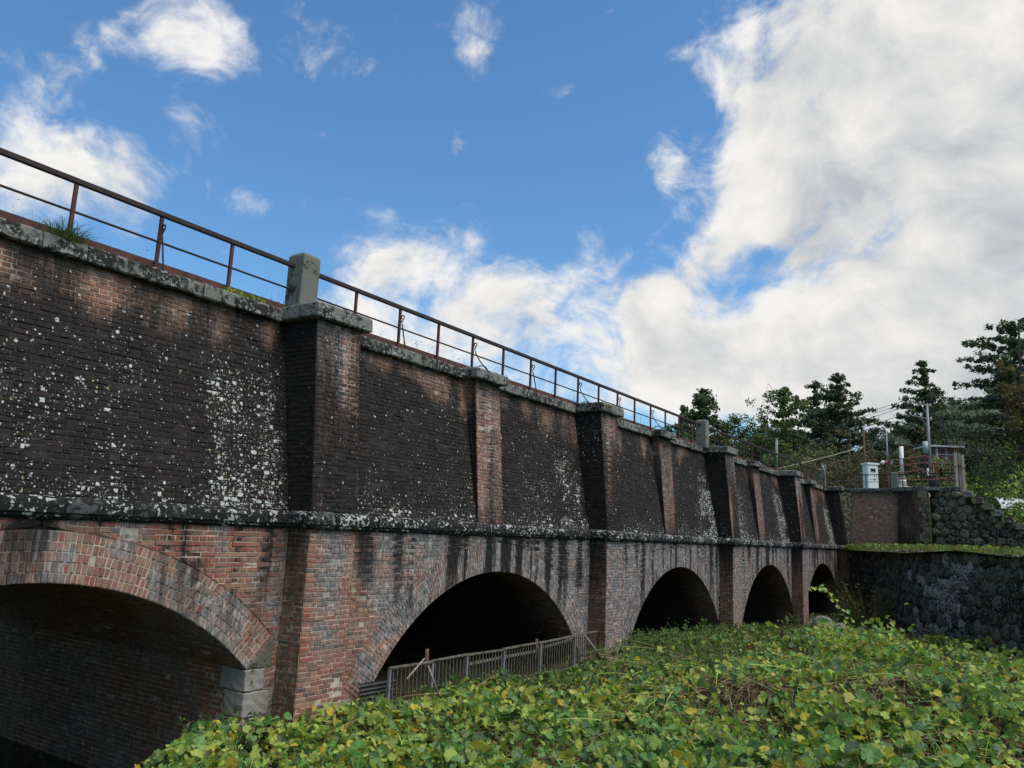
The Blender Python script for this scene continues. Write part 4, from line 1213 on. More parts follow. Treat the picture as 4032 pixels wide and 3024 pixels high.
# grass on the ledge
gf = Foliage(); n = 9000
t = R.random(n); seg = R.integers(0, len(RPATH) - 1, n); rp = np.array(RPATH); q = R.random(n)
base = rp[seg] * (1 - t[:, None]) + rp[seg + 1] * t[:, None]; bk = np.array(back); bb = bk[seg] * (1 - t[:, None]) + bk[seg + 1] * t[:, None]
P = base * (1 - q[:, None] * .5) + bb * q[:, None] * .5
C = np.stack([P[:, 0] + .1, P[:, 1], np.full(n, -.14) + .1 * q], 1); D = R.normal(0, .35, (n, 3)); D[:, 2] = 1; D /= np.linalg.norm(D, axis=1, keepdims=True)
gf.strips(C, D, R.uniform(.12, .50, n) * (.45 + .9 * fbm(P[:, 0] * .9, P[:, 1] * .9, 0 * P[:, 0], 98)), R.uniform(.012, .028, n), pick(R, n, [np.array([.12, .16, .035]), YGREEN * .6, GREEN * .6, TAN * .7], [.3, .2, .3, .2]), R, .45)
m = 500; s_ = R.integers(0, n, m); gf.add(C[s_] + np.stack([0 * s_, 0 * s_, R.uniform(0, .22, m)], 1), rand_normals(R, m, .5), R.uniform(.06, .18, m), pick(R, m, [YGREEN * .7, YELLOW * .5, GREEN], [.4, .15, .45]), HEX, R)
tag(gf.build('ledge_grass', M_LEAF), 'long grass and creepers on the ledge of the retaining wall', kind='stuff')

# ---- trees
def limb(a, b, r0, r1, R, bend=.12, n=5):
    a, b = np.asarray(a, float), np.asarray(b, float); L = np.linalg.norm(b - a); o = R.normal(0, bend * L, 3)
    pts = [a + (b - a) * t + o * math.sin(math.pi * t) for t in np.linspace(0, 1, n)]
    return pts, [r0 + (r1 - r0) * t for t in np.linspace(0, 1, n)]
def conifer(name, u, vt, d, zb, width, label, cols, wts, seed, cat='tree', group='conifers behind the viaduct', shape=1.0, levels=18, gap=.16, leaf=.24, per=34, crown0=.12, tipup=.1, skirt=1.0, drop=()):
    R = np.random.default_rng(seed); top = at(u, vt, d); H = top[2] - zb
    root = empty(name, (top[0], top[1], zb), label, cat, group)
    base = np.array([top[0], top[1], zb]); mb = MB()
    lean = R.normal(0, .01, 2) * H
    tp = lambda t: base + np.array([lean[0] * t * t, lean[1] * t * t, H * t])
    mb.tube([tp(t) for t in np.linspace(0, .99, 9)], [max(.012, .015 * H * (1 - t) ** 1.15) for t in np.linspace(0, .99, 9)], 7)
    lm = MB(); f = Foliage(); CC, SS = [], []
    for k in range(levels):
        t = crown0 + (1 - crown0) * (k + R.uniform(0, .8)) / levels
        Lm = width / 2 * ((1 - t) ** shape * 1.0 + .06) * skirt
        nb = 5 if t < .85 else 4; a0 = R.uniform(0, 6.28)
        for j in range(nb):
            if R.random() < gap: continue
            a = a0 + 6.283 * j / nb + R.normal(0, .25); ln = Lm * R.uniform(.62, 1.22)
            p0 = tp(t); p1 = p0 + np.array([math.cos(a) * ln, math.sin(a) * ln, ln * R.uniform(-.12, .22) + tipup * ln])
            pts, rs = limb(p0, p1, .012 * H * (1 - t) + .012, .008, R, .06, 4); lm.tube(pts, rs, 4, False)
            nc = max(2, int(ln / .34))
            for c in range(nc):
                s_ = .12 + .90 * (c + R.uniform(0, .7)) / nc; s_ = min(s_, 1.02)
                p = p0 + (p1 - p0) * s_ + R.normal(0, .10, 3) * np.array([1, 1, .7]); CC.append(p); SS.append(R.uniform(.26, .50) * (.75 + .4 * (1 - t)))
    for k in range(16): CC.append(tp(.86 + .14 * k / 15) + R.normal(0, .06, 3)); SS.append(.30 - .010 * k)
    CC = np.array(CC); SS = np.array(SS); n = len(CC)
    dirs = R.normal(0, 1, (n, per, 3)); dirs /= np.linalg.norm(dirs, axis=2, keepdims=True); rad = R.random((n, per, 1)) ** .45
    P = (CC[:, None] + dirs * rad * SS[:, None, None] * np.array([1.1, 1.1, .8])).reshape(-1, 3)
    tone = np.repeat(R.uniform(.95, 2.0, n), per)
    c = pick(R, len(P), cols, wts, .25) * tone[:, None]
    Nn = dirs.reshape(-1, 3) + R.normal(0, .5, (len(P), 3)); Nn /= np.linalg.norm(Nn, axis=1, keepdims=True)
    f.add(P, Nn, R.uniform(.6, 1.25, len(P)) * leaf, c, DIA, R)
    mb.build('trunk', M_BARK, root, True); lm.build('limbs', M_BARK, root, True)['kind'] = 'stuff'; f.build('crown', M_TREELEAF, root)
    return root
def broadleaf(name, u, vt, d, zb, width, label, cols, wts, seed, cat='tree', group='leafy trees behind the viaduct', clumps=90, per=60, leaf=.2, crown0=.3, spread=1.0, bare=0.0, up=1.0):
    R = np.random.default_rng(seed); top = at(u, vt, d); H = top[2] - zb
    root = empty(name, (top[0], top[1], zb), label, cat, group)
    base = np.array([top[0], top[1], zb]); mb = MB(); lm = MB()
    fork = base + np.array([R.normal(0, .1), R.normal(0, .1), H * crown0 * .8])
    mb.tube([base, base * .5 + fork * .5 + R.normal(0, .04, 3) * H * .1, fork], [.022 * H, .018 * H, .015 * H], 7)
    tips = []
    for k in range(9):
        a = 6.283 * k / 9 + R.normal(0, .3); rr = width / 2 * R.uniform(.35, .9); zt = H * R.uniform(crown0 + .1, .93)
        e = base + np.array([math.cos(a) * rr, math.sin(a) * rr, zt]); pts, rs = limb(fork, e, .010 * H, .004 * H, R, .08); lm.tube(pts, rs, 5, False)
        for j in range(6):
            s_ = R.uniform(.35, 1.0); p = fork + (e - fork) * s_; q = p + R.normal(0, 1, 3) * width * .16 + np.array([0, 0, width * .10]); pts, rs = limb(p, q, .005 * H, .0015 * H, R, .1, 4); lm.tube(pts, rs, 4, False); tips.append(q)
            for jj in range(3 if bare < .5 else 7):
                q2 = q + R.normal(0, 1, 3) * width * .09 + np.array([0, 0, width * .04 * up]); s2 = R.uniform(.3, 1.0); pp_ = p + (q - p) * s2
                pts, rs = limb(pp_, q2, .0025 * H, .0008 * H, R, .12, 4); lm.tube(pts, rs, 3, False); tips.append(q2)
    tips.append(top)
    tips = np.array(tips); sel = R.integers(0, len(tips), clumps); CC = tips[sel] + R.normal(0, width * .035, (clumps, 3)); CC[:, 2] = np.minimum(CC[:, 2], top[2])
    SS = R.uniform(.06, .115, clumps) * width; n = clumps
    dirs = R.normal(0, 1, (n, per, 3)); dirs /= np.linalg.norm(dirs, axis=2, keepdims=True); rad = R.random((n, per, 1)) ** .5
    P = (CC[:, None] + dirs * rad * SS[:, None, None] * np.array([1, 1, .8])).reshape(-1, 3)
    if bare: k_ = R.random(len(P)) > bare; P = P[k_]; tone = np.repeat(R.uniform(.85, 1.7, n), per)[k_]
    else: tone = np.repeat(R.uniform(.85, 1.75, n), per)
    f = Foliage(); f.add(P, rand_normals(R, len(P), .3), R.uniform(.6, 1.3, len(P)) * leaf, pick(R, len(P), cols, wts, .25) * tone[:, None], DIA, R)
    mb.build('trunk', M_BARK, root, True); lm.build('limbs', M_BARK if not bare else M_TWIG, root, True)['kind'] = 'stuff'; f.build('crown', M_TREELEAF, root)
    return root
CED = [np.array([.034, .060, .027]), np.array([.052, .080, .032]), np.array([.056, .058, .033]), np.array([.026, .040, .021])]
GIN = [np.array([.075, .110, .024]), np.array([.05, .085, .022]), np.array([.11, .13, .03]), np.array([.03, .055, .018])]
conifer('conifer_tree', 2762, 1535, 70, 2.0, 12.0, 'pointed dark conifer right behind the post with weeds', CED + GIN[:2], [.25, .3, .1, .1, .1, .15], 101, levels=24, gap=.10, shape=1.0, tipup=.30)
conifer('conifer_tree', 2700, 1600, 72, 2.0, 6.0, 'small slim conifer tip left of the pointed conifer', CED + GIN[:2], [.25, .3, .1, .1, .1, .15], 102, levels=15, shape=.9, tipup=.30)
broadleaf('ginkgo_tree', 2975, 1580, 68, 2.0, 6.6, 'loose bright green tree with gaps of sky, left of the tall narrow one', GIN, [.4, .3, .15, .15], 103, clumps=240, per=60, leaf=.2)
conifer('ginkgo_tree', 3085, 1528, 70, 2.0, 5.4, 'tall narrow bright green tree between the loose tree and the dark cedars', GIN, [.4, .35, .1, .15], 104, 'tree', 'leafy trees behind the viaduct', shape=.45, levels=18, gap=.15, skirt=.85, tipup=.4)
conifer('cedar_tree', 3215, 1512, 76, 2.5, 7.2, 'dark round-topped cedar at the left of the cedar pair', CED, [.35, .3, .2, .15], 105, shape=.38, levels=17, gap=.10, skirt=.9)
conifer('cedar_tree', 3298, 1470, 72, 2.5, 12.5, 'big broad dark cedar, tallest in the middle of the trees', CED, [.35, .35, .15, .15], 106, shape=.88, levels=24, gap=.06, per=32)
conifer('cedar_tree', 3628, 1428, 66, 3.0, 11.5, 'lone dark cedar with tiered branches right behind the utility pole', CED, [.4, .25, .25, .1], 107, shape=.95, levels=20, gap=.16, crown0=.10)
conifer('cedar_tree', 3985, 1262, 58, 2.5, 10.0, 'huge dark cedar at the right edge behind the autumn tree', CED, [.4, .3, .2, .1], 108, shape=.40, levels=24, gap=.10, per=28)
broadleaf('autumn_tree', 4075, 1420, 50, 1.8, 4.6, 'orange brown autumn tree at the right edge in front of the huge cedar', [np.array([.15, .095, .032]), np.array([.12, .10, .035]), OLIVE], [.3, .35, .35], 109, clumps=230, per=60, leaf=.19)
broadleaf('autumn_tree', 4060, 1180, 54, 2.0, 3.6, 'thin yellowing treetop in the upper right corner of the trees', [np.array([.17, .14, .035]), OLIVE, YGREEN * .6], [.4, .3, .3], 110, clumps=70, per=30, leaf=.15)
BR_ = [np.array([.12, .095, .065]), np.array([.10, .10, .05]), np.array([.15, .09, .05])]
for i, (u, v, d, w_, lab) in enumerate(((3210, 1735, 58, 5.2, 'brown half bare shrub behind the parapet, left of the brown pole'), (3330, 1705, 60, 5.6, 'brown half bare tree with a rusty crown directly left of the brown pole'), (3450, 1790, 64, 5.0, 'olive brown thicket behind the white cabinet'), (3545, 1800, 60, 5.0, 'dull green thicket behind the white vent pipe'))):
    broadleaf('bare_shrub', u, v, d, 2.5, w_, lab, BR_ + [OLIVE], [.3, .3, .15, .25], 120 + i, 'shrub', 'half bare shrubs behind the abutment', clumps=120, per=46, leaf=.13, crown0=.15, bare=.30)
for i, (u, v, d, w_, lab) in enumerate(((3760, 1625, 62, 7.0, 'grey bare tree with spreading twigs right of the lone cedar'), (3880, 1600, 58, 7.5, 'grey bare tree left of the huge cedar'), (3960, 1680, 52, 6.0, 'bare tree above the green bank at the right edge'))):
    broadleaf('bare_tree', u, v, d, 2.0, w_, lab, BR_ + [OLIVE, YGREEN * .6], [.25, .3, .1, .25, .1], 130 + i, 'tree', 'bare trees on the right', clumps=110, per=34, leaf=.13, crown0=.25, bare=.45)
for i, (u, v, d, w_, lab) in enumerate(((3700, 1800, 58, 7.0, 'green scrub behind the maroon shed'), (3830, 1790, 52, 7.0, 'green scrub right of the plank posts'), (3960, 1770, 50, 7.5, 'green scrub above the white sheeting'), (4060, 1880, 44, 6.0, 'bright green scrub at the right edge below the bare trees'), (3860, 1900, 48, 4.0, 'low yellow green scrub between the plank posts and the white sheeting'), (3120, 1790, 62, 5.5, 'dark green scrub under the loose bright green tree'), (2900, 1740, 66, 6.0, 'dark green scrub right of the pointed conifer'), (3000, 1700, 72, 6.0, 'dark scrub behind the loose bright green tree'), (3405, 1685, 78, 4.0, 'small dark green bush right of the big broad cedar'))):
    broadleaf('green_scrub', u, v, d, -1.5 if u > 3650 else 1.5, w_, lab, [GREEN * .75, DARKG * 1.4, OLIVE * 1.1, YGREEN * .8], [.35, .2, .2, .25] if u > 3650 else [.25, .5, .2, .05], 140 + i, 'shrub', 'green scrub around the abutment', clumps=150, per=56, leaf=.16, crown0=.08)
# far wood on the hill, one mass
f = Foliage(); n = 26000
X = R.uniform(HC[0] - 190, HC[0] + 150, n); Y = R.uniform(HC[1] - 190, HC[1] + 150, n); Zh = zhill(X, Y); k = Zh > 8; X, Y, Zh = X[k], Y[k], Zh[k]; m = len(X)
cl = fbm(X * .12, Y * .12, 0 * X, 95)
P = np.stack([X, Y, Zh + R.uniform(0, 3.2, m) * (.4 + cl)], 1); tone = (1.0 + 1.2 * fbm(X * .2, Y * .2, 0 * X, 96))[:, None]
f.add(P, rand_normals(R, m, .3), R.uniform(1.2, 2.6, m), pick(R, m, [np.array([.070, .105, .066]), np.array([.060, .085, .062]), np.array([.105, .108, .055])], [.45, .35, .2]) * tone, DIA, R)
tag(f.build('far_forest', M_TREELEAF), 'far forest covering the hill', kind='stuff')

# ---- shrubs, reeds and weeds near the wall
def clump(name, c, rad, hgt, n, size, cols, wts, label, seed, cat='shrub', group=None, stems=30, outline=HEX, stemcol=BROWN, up=.4, shell=.45):
    R = np.random.default_rng(seed); c = np.asarray(c, float); root = empty(name, c, label, cat, group)
    f = Foliage(); sm = Foliage()
    a = R.uniform(0, 6.283, stems); q = rad * np.sqrt(R.random(stems)) * .5
    A = c + np.stack([np.cos(a) * q, np.sin(a) * q, 0 * a], 1); D = np.stack([np.cos(a) * .5, np.sin(a) * .5, 0 * a + 1], 1) + R.normal(0, .18, (stems, 3)); D /= np.linalg.norm(D, axis=1, keepdims=True)
    L = R.uniform(.55, 1.1, stems) * hgt
    sm.strips(A, D, L, np.full(stems, .012), pick(R, stems, [stemcol, stemcol * .7, YGREEN * .6], [.4, .4, .2]), R, .18, 5)
    k = R.integers(0, stems, n); t = R.random(n) ** .7
    P = A[k] + D[k] * (L[k] * t)[:, None] - np.array([0, 0, 1.0]) * (L[k] * .18 * t * t)[:, None] + R.normal(0, .08, (n, 3)) * (rad * .9)
    f.add(P, rand_normals(R, n, up, np.array([-.15, -.2, 0])), R.uniform(.6, 1.3, n) * size, pick(R, n, cols, wts), outline, R, .3)
    sm.build('stems', M_STRAW, root); f.build('leaves', M_LEAF, root)
    return root
g0 = lambda u, v, d: (lambda p: np.array([p[0], p[1], float(zmat(p[0], p[1])) - .02]))(at(u, v, d))
clump('climbing_vine', g0(3400, 2530, 19), 1.3, 1.75, 700, .12, [YGREEN, GREEN, YELLOW * .7, PALE], [.4, .3, .1, .2], 'yellow green vine thicket scrambling up before the last arch', 201, 'vine', stems=46)
clump('climbing_vine', g0(3580, 2550, 18), .9, 1.0, 320, .11, [YGREEN, GREEN, PALE], [.4, .35, .25], 'low vine clump in front of the rubble wall, right of the tall thicket', 202, 'vine', stems=26)
clump('dry_reeds', at(3420, 2440, 33) * [1, 1, 0] + [0, 0, -3.4], 1.0, 2.6, 260, .12, [OLIVE, BROWN, TAN * .6], [.4, .4, .2], 'olive brown reeds against the foot of the rubble wall', 203, 'reeds', stems=260, outline=DIA, stemcol=OLIVE * .9)
clump('dry_shrub', g0(3640, 2500, 25), .9, .95, 500, .08, [np.array([.085, .045, .03]), BROWN * .7, OLIVE * .7], [.5, .3, .2], 'reddish brown dry shrub at the foot of the rubble wall under the pale stones', 204, outline=DIA)
clump('dry_shrub', g0(3950, 2600, 20), .9, .8, 500, .07, [np.array([.085, .050, .03]), BROWN * .7, OLIVE * .7], [.4, .3, .3], 'reddish brown dry shrub at the right end of the rubble wall foot', 205, outline=DIA)
for i, (u, v, d, h, lab) in enumerate(((2720, 2540, 21.5, .85, 'tall dark mugwort weeds before the right side of the third arch'), (2560, 2530, 20, .7, 'dark mugwort weeds before the left side of the third arch'), (2360, 2530, 16.5, .55, 'dark weeds at the foot of the second pier beside the fence'), (2830, 2540, 24, .7, 'dark weeds between the third arch and the third pier'), (3050, 2530, 26, .6, 'thin weeds at the foot of the fourth arch'), (2120, 2570, 14.3, .5, 'dark weeds against the right part of the fence'), (1560, 2650, 11.6, .45, 'dark green weeds at the left end of the fence'))):
    clump('mugwort_weeds', g0(u, v, d), .75, h, 420, .085, [GREEN * .7, DARKG * 1.2, BLUEG * .8, YGREEN * .55], [.4, .3, .2, .1], lab, 210 + i, 'weeds', 'weeds along the foot of the viaduct', stems=40, outline=DIA, stemcol=GREEN * .7)
# boulders at the foot of the last arches
def boulder(c, s, label, seed):
    bm = bmesh.new(); bmesh.ops.create_icosphere(bm, subdivisions=3, radius=1.0)
    for v in bm.verts:
        n_ = v.co.normalized(); k = .72 + .55 * float(fbm(n_.x * 1.6 + seed, n_.y * 1.6, n_.z * 1.6, seed)); v.co = Vector((n_.x * s[0] * k, n_.y * s[1] * k, n_.z * s[2] * k))
    me = bpy.data.meshes.new('boulder'); bm.to_mesh(me); bm.free(); o = link('boulder', me, M_COPING); o.location = tuple(c); me.polygons.foreach_set('use_smooth', np.full(len(me.polygons), True))
    tag(o, label, 'boulder', 'boulders by the last arches')
boulder(g0(3240, 2500, 30) + [0, 0, .25], (.62, .5, .48), 'grey boulder between the fourth and the last arch behind the vines', 5)
boulder(g0(3310, 2500, 31) + [0, 0, .12], (.42, .4, .30), 'small grey boulder at the foot of the last arch', 9)
clump('mugwort_weeds', np.array([6.9, -.1, float(zmat(6.9, -.1)) - .05]), .8, .5, 520, .075, [DARKG * 1.1, GREEN * .6, BLUEG * .7], [.45, .35, .2], 'dark weeds trailing at the left end of the vines below the near arch', 231, 'weeds', 'weeds along the foot of the viaduct', stems=60, outline=DIA, stemcol=BROWN)
clump('mugwort_weeds', np.array([6.0, -.9, float(zmat(6.0, -.9)) - .05]), .8, .4, 420, .075, [DARKG * 1.1, GREEN * .6, BROWN], [.5, .3, .2], 'dark weeds hanging over the stream edge in the bottom left', 232, 'weeds', 'weeds along the foot of the viaduct', stems=60, outline=DIA, stemcol=BROWN)
# arching vine runner reaching to the left
p0 = np.array(g0(3400, 2500, 20)); tip = at(3205, 2312, 20.5); mid_ = at(3290, 2345, 20.3)
rv = empty('vine_runner', p0, 'single vine runner arching up to the left before the last arch', 'vine')
pts = [(1 - t) ** 2 * p0 + 2 * t * (1 - t) * (mid_ + [0, 0, .35]) + t * t * tip for t in np.linspace(0, 1, 14)]
MB().tube(pts, [.014 - .008 * t for t in np.linspace(0, 1, 14)], 5).build('stem', simple('vine stem', (.16, .17, .05), .7), rv, True)
for k in range(3, 14):
    for j in range(2):
        F = Foliage(); c = pts[k] + R.normal(0, .05, 3)
        F.add(np.zeros((1, 3)), rand_normals(R, 1, .6, np.array([-.2, -.2, 0])), np.array([R.uniform(.09, .15)]), pick(R, 1, [YGREEN, PALE], [.6, .4]), LOBED, R, .3); o = F.build('leaf', M_LEAF, rv); o.location = c
# grass tuft and weeds on the coping
def tuft(c, n, L, cols, label, seed, wts=None, spread=.13, name='grass_tuft'):
    R = np.random.default_rng(seed); f = Foliage(); c = np.asarray(c, float)
    A = c + R.normal(0, 1, (n, 3)) * [spread, spread * .5, .0]; D = R.normal(0, .42, (n, 3)); D[:, 2] = 1; D /= np.linalg.norm(D, axis=1, keepdims=True)
    f.strips(A - c, D, R.uniform(.5, 1.1, n) * L, np.full(n, .0075), pick(R, n, cols, wts or [1] * len(cols)), R, .55, 6)
    o = f.build(name, M_LEAF); o.location = c; return tag(o, label, 'grass')
tuft((4.62, .93, 3.05), 280, .58, [GREEN * .6, OLIVE, DARKG], 'dark grass tuft on the coping beside a railing post at far left', 301)
tuft((26.95, .75, 3.05), 120, .45, [OLIVE, TAN * .6, YGREEN * .5], 'drooping olive weeds hanging by the foot of the second concrete post', 302, spread=.2)
tuft((19.9, .8, 3.04), 60, .22, [OLIVE, GREEN * .6], 'small weeds on the coping right of the second pier', 303, spread=.25)
tuft((38.6, 1.3, 3.0), 160, .7, [YELLOW * .6, OLIVE, YELLOW * .4], 'yellow weeds behind the far railing left of the bend', 304, spread=.5)
# thin seed heads along the deck
sf2 = Foliage(); n = 900; X = R.uniform(3, 44, n); k = R.random(n) < np.where(X < 8, .25, 1.0); X = X[k]; n = len(X)
A = np.stack([X, R.uniform(1.08, 1.9, n), np.full(n, 3.0)], 1); D = R.normal(0, .16, (n, 3)); D[:, 2] = 1; D /= np.linalg.norm(D, axis=1, keepdims=True); L = R.uniform(.15, .62, n)
sf2.strips(A, D, L, np.full(n, .006), pick(R, n, [OLIVE, BROWN, TAN * .6], [.4, .3, .3]), R, .1, 3)
k = np.repeat(np.arange(n), 7); t = R.uniform(.35, 1.0, len(k)); P = A[k] + D[k] * (L[k] * t)[:, None] + R.normal(0, .035, (len(k), 3))
sf2.add(P, rand_normals(R, len(k), .2), R.uniform(.010, .03, len(k)), pick(R, len(k), [OLIVE, BROWN, DARKG], [.4, .3, .3]), DIA, R)
tag(sf2.build('deck_weeds', M_STRAW), 'thin dry weeds growing along the deck behind the railing', kind='stuff')
# low creeper with yellow leaves on the coping by the near post
f = Foliage(); n = 70; P = np.stack([R.uniform(6.9, 7.7, n), R.uniform(.9, 1.0, n), R.uniform(3.08, 3.13, n)], 1); f.add(P - [7.3, .95, 3.08], rand_normals(R, n, .5), R.uniform(.03, .07, n), pick(R, n, [YGREEN, GREEN], [.6, .4]), HEX, R)
o = f.build('coping_creeper', M_LEAF); o.location = (7.3, .95, 3.08); tag(o, 'small yellow green creeper on the coping left of the near concrete post', 'creeper')

# ================================================================== fence below the second arch
FZ = -2.38; FY = .10
edges = [10.08, 11.16, 12.17, 13.35, 14.74, 16.2, 17.3]
labs = ['aluminium fence panel at the left end, beside the corrugated sheet', 'aluminium fence panel second from the left, crossed by a leaning stick', 'aluminium fence panel third from the left below the dark arch', 'aluminium fence panel with a hanging leaf in the middle of the row', 'aluminium fence panel partly overgrown, second from the right', 'aluminium fence panel at the right end against the second pier']
ztops = [FZ, FZ - .01, FZ, FZ - .01, FZ + .0, FZ + .03]
for i in range(6):
    a, b = edges[i], edges[i + 1]; z0, z1 = ztops[i], ztops[min(i + 1, 5)]
    dy = rng.uniform(-.02, .02); y0, y1 = FY + dy, FY + rng.uniform(-.02, .02)
    r = empty('aluminium_fence', ((a + b) / 2, FY, -3.2), labs[i], 'fence', 'aluminium fence panels below the arch')
    tilt = rng.uniform(-.015, .015)
    MB().bar((a + .01, y0, z0 + (.012 if i % 2 else 0)), (b + .03, y1, z1 + (.012 if i % 2 else 0)), .045, .038).build('top_rail', M_ALU, r, bevel=.005)
    MB().bar((a + .01, y0, z0 - .66), (b, y1, z1 - .66), .03, .03).build('bottom_rail', M_ALU, r)
    for x in (a + .03,):
        MB().bar((x, y0, z0 - .02), (x + tilt, y0, z0 - .95), .045, .045).build('fence_post', M_GALV, r)
    n = int((b - a) / .102)
    for k in range(1, n + 1):
        x = a + (b - a) * k / (n + 1) + .02; y = y0 + (y1 - y0) * k / n
        MB().bar((x, y, z0 - .02), (x + tilt, y, z0 - .65), .017, .017).build('baluster', M_ALU, r)
def C6(x, y): return (1300 + x / 1.8433, 1950 + y / 1.8433)
def stick(name, a, b, Y, r, m, label, cat='stick'):
    p, q = onY(*C6(*a), Y), onY(*C6(*b), Y - .05)
    o = empty(name, q, label, cat); mid = (p + q) / 2 + rng.normal(0, .008, 3)
    MB().tube([p, mid, q], [r * .8, r, r], 7).build('shaft', m, o, True)
    ob = MB().tube([p + (p - q) * .01, p - (p - q) * .004], [r * .7, r * .82], 7).build('cut_end', M_WOODG, o)
stick('wooden_stick', (685, 1185), (555, 1335), -.02, .016, M_WOODG, 'bleached stick leaning up to the right across the fence')
stick('wooden_stick', (712, 1240), (795, 1470), -.03, .018, M_WOODG, 'bleached stick leaning down to the right before the second fence panel')
stick('wooden_stick', (1848, 1018), (1965, 1180), -.1, .028, M_WOODG, 'grey prop leaning on the right end of the fence')
stick('wooden_stake', (704, 1118), (700, 1290), .35, .04, M_WOODB, 'dark wooden stake standing behind the second fence panel', 'stake')
stick('wooden_stake', (1500, 1045), (1500, 1200), .35, .035, M_WOODB, 'short dark stake behind the fence near its right end', 'stake')
# planks tied behind the fence
def plank(x0, x1, z0, z1, label):
    o = empty('fence_plank', ((x0 + x1) / 2, FY + .09, (z0 + z1) / 2 - .05), label, 'plank')
    MB().bar((x0, FY + .09, z0), (x1, FY + .09, z1), .025, .05).build('board', M_WOODG, o, bevel=.004)
    for x in (x0 + .2, x1 - .2): MB().bar((x, FY + .05, z0 + (z1 - z0) * (x - x0) / (x1 - x0) - .035), (x, FY + .05, z0 + (z1 - z0) * (x - x0) / (x1 - x0) + .035), .012, .012).build('wire_tie', M_RUST, o)
plank(12.3, 14.7, -2.56, -2.55, 'pale plank tied low behind the middle fence panels')
plank(14.8, 16.6, -2.52, -2.42, 'pale plank tied behind the fence panels at the right')
# corrugated sheet
n = 48; vv = []; qq = []
for k in range(n + 1):
    z = -2.58 - .75 * k / n; o_ = .018 * math.sin(k * math.pi / 2 * 1.0)
    vv += [(9.62 + .12 * k / n, .28 + o_, z), (10.45, .24 + o_, z)]
for k in range(n): qq.append((2 * k, 2 * k + 1, 2 * k + 3, 2 * k + 2))
o = link('corrugated_sheet', mesh_np(vv, qq), M_CORR); tag(o, 'corrugated iron sheet standing behind the left end of the fence', 'metal sheet')
o.modifiers.new('thick', 'SOLIDIFY').thickness = .003
# earth and rubble heap inside the second arch
def heap(X, Y): return -3.5 + .45 * sstep(.5, 2.2, Y) + (fbm(X * 2.5, Y * 2.5, 0 * X, 97) - .5) * .5
tag(link('earth_heap', grid_mesh(np.linspace(10.0, 17.2, 40), np.linspace(.5, 6.3, 30), heap), M_SOIL), 'dark earth heap under the second arch', 'earth heap')

# ================================================================== things on the far abutment
def vert(u, v0, v1, d):
    "upright thing: foot and head seen at v0 and v1, d metres away"
    p = at(u, v0, d); q = p.copy(); 
    lo, hi = p[2], p[2] + 20
    for _ in range(40):
        mid = (lo + hi) / 2; q[2] = mid
        if to_px(q)[1] > v1: lo = mid
        else: hi = mid
    return p, q
# white meter cabinet
p, q = vert(3440, 1925, 1825, 48.5); H = q[2] - p[2]; s = .46
cab = empty('meter_cabinet', p, 'white metal meter cabinet with a dark window standing behind the railing', 'cabinet')
fx = -RIGHT[1]; ax = np.array([RIGHT[0], RIGHT[1], 0]); ax /= np.linalg.norm(ax); ay = np.array([-ax[1], ax[0], 0])
rot = math.radians(12); axr = ax * math.cos(rot) + ay * math.sin(rot); ayr = -ax * math.sin(rot) + ay * math.cos(rot)
def obox(o, x0, x1, y0, y1, z0, z1, A=None, B=None):
    A = axr if A is None else A; B = ayr if B is None else B
    c = lambda x, y, z: o + A * x + B * y + np.array([0, 0, z])
    return MB().quadbox([c(x0, y0, z0), c(x1, y0, z0), c(x1, y1, z0), c(x0, y1, z0), c(x0, y0, z1), c(x1, y0, z1), c(x1, y1, z1), c(x0, y1, z1)])
obox(p, -.36, .36, 0, .5, -.9, H - .08).build('body', M_WHITE, cab, bevel=.012)
obox(p, -.42, .42, -.07, .57, H - .08, H + .03).build('lid', M_WHITE, cab, bevel=.012)
dr_ = obox(p, -.32, .32, -.012, .0, -.2, H - .14).build('door', M_WHITE, cab, bevel=.004)
fr = obox(p, -.22, .20, -.03, -.012, H - .55, H - .26).build('window', M_WHITE, dr_, bevel=.01)
obox(p, -.18, .16, -.037, -.03, H - .51, H - .30).build('pane', M_GLASS, fr)
obox(p, .00, .17, -.05, -.012, H - .96, H - .93).build('handle', M_GLASS, dr_)
for x, z in ((-.22, -1.02), (.04, -.82), (.18, -.86)): obox(p, x, x + .05, -.0145, -.012, H + z, H + z + .09).build('rust_spot', M_RAIL, dr_)
# poles
p, q = vert(3410, 1935, 1695, 50); bp = empty('wooden_pole', p, 'thin brown wooden pole with a white insulator left of the cabinet', 'pole')
MB().tube([p - [0, 0, 1], q], [.075, .055], 8).build('shaft', M_WOODB, bp, True)
MB().bar(q + ax * -.28 + [0, 0, -.1], q + ax * .25 + [0, 0, -.1], .03, .03).build('bracket', M_GALV, bp)
for s_ in (-.26, .22): MB().tube([q + ax * s_ + [0, 0, -.16], q + ax * s_ + [0, 0, .02]], .045, 8).build('insulator', M_CERAMIC, bp, True)
POLE1 = q
p, q = vert(3500, 1935, 1698, 49); lp = empty('lamp_pole', p, 'galvanised pole with a floodlight right of the cabinet', 'pole')
MB().tube([p - [0, 0, 1], p + (q - p) * .28], [.07, .07], 8).build('rusty_base', M_RUST, lp, True)
MB().tube([p + (q - p) * .27, q], [.055, .05], 8).build('shaft', M_GALV, lp, True)
c = p + (q - p) * .47
MB().tube([c - ax * .10 - ay * .1, c - ax * .30 - ay * .1], [.13, .13], 10).build('lamp_body', M_RED, lp, True)
MB().tube([c - ax * .30 - ay * .1, c - ax * .40 - ay * .1, c - ax * .47 - ay * .1], [.135, .12, .06], 10).build('lamp_glass', M_WHITE, lp, True)
obox(c, .05, .30, -.1, .1, -.1, .18, ax, ay).build('control_box', M_GALV, lp, bevel=.01)
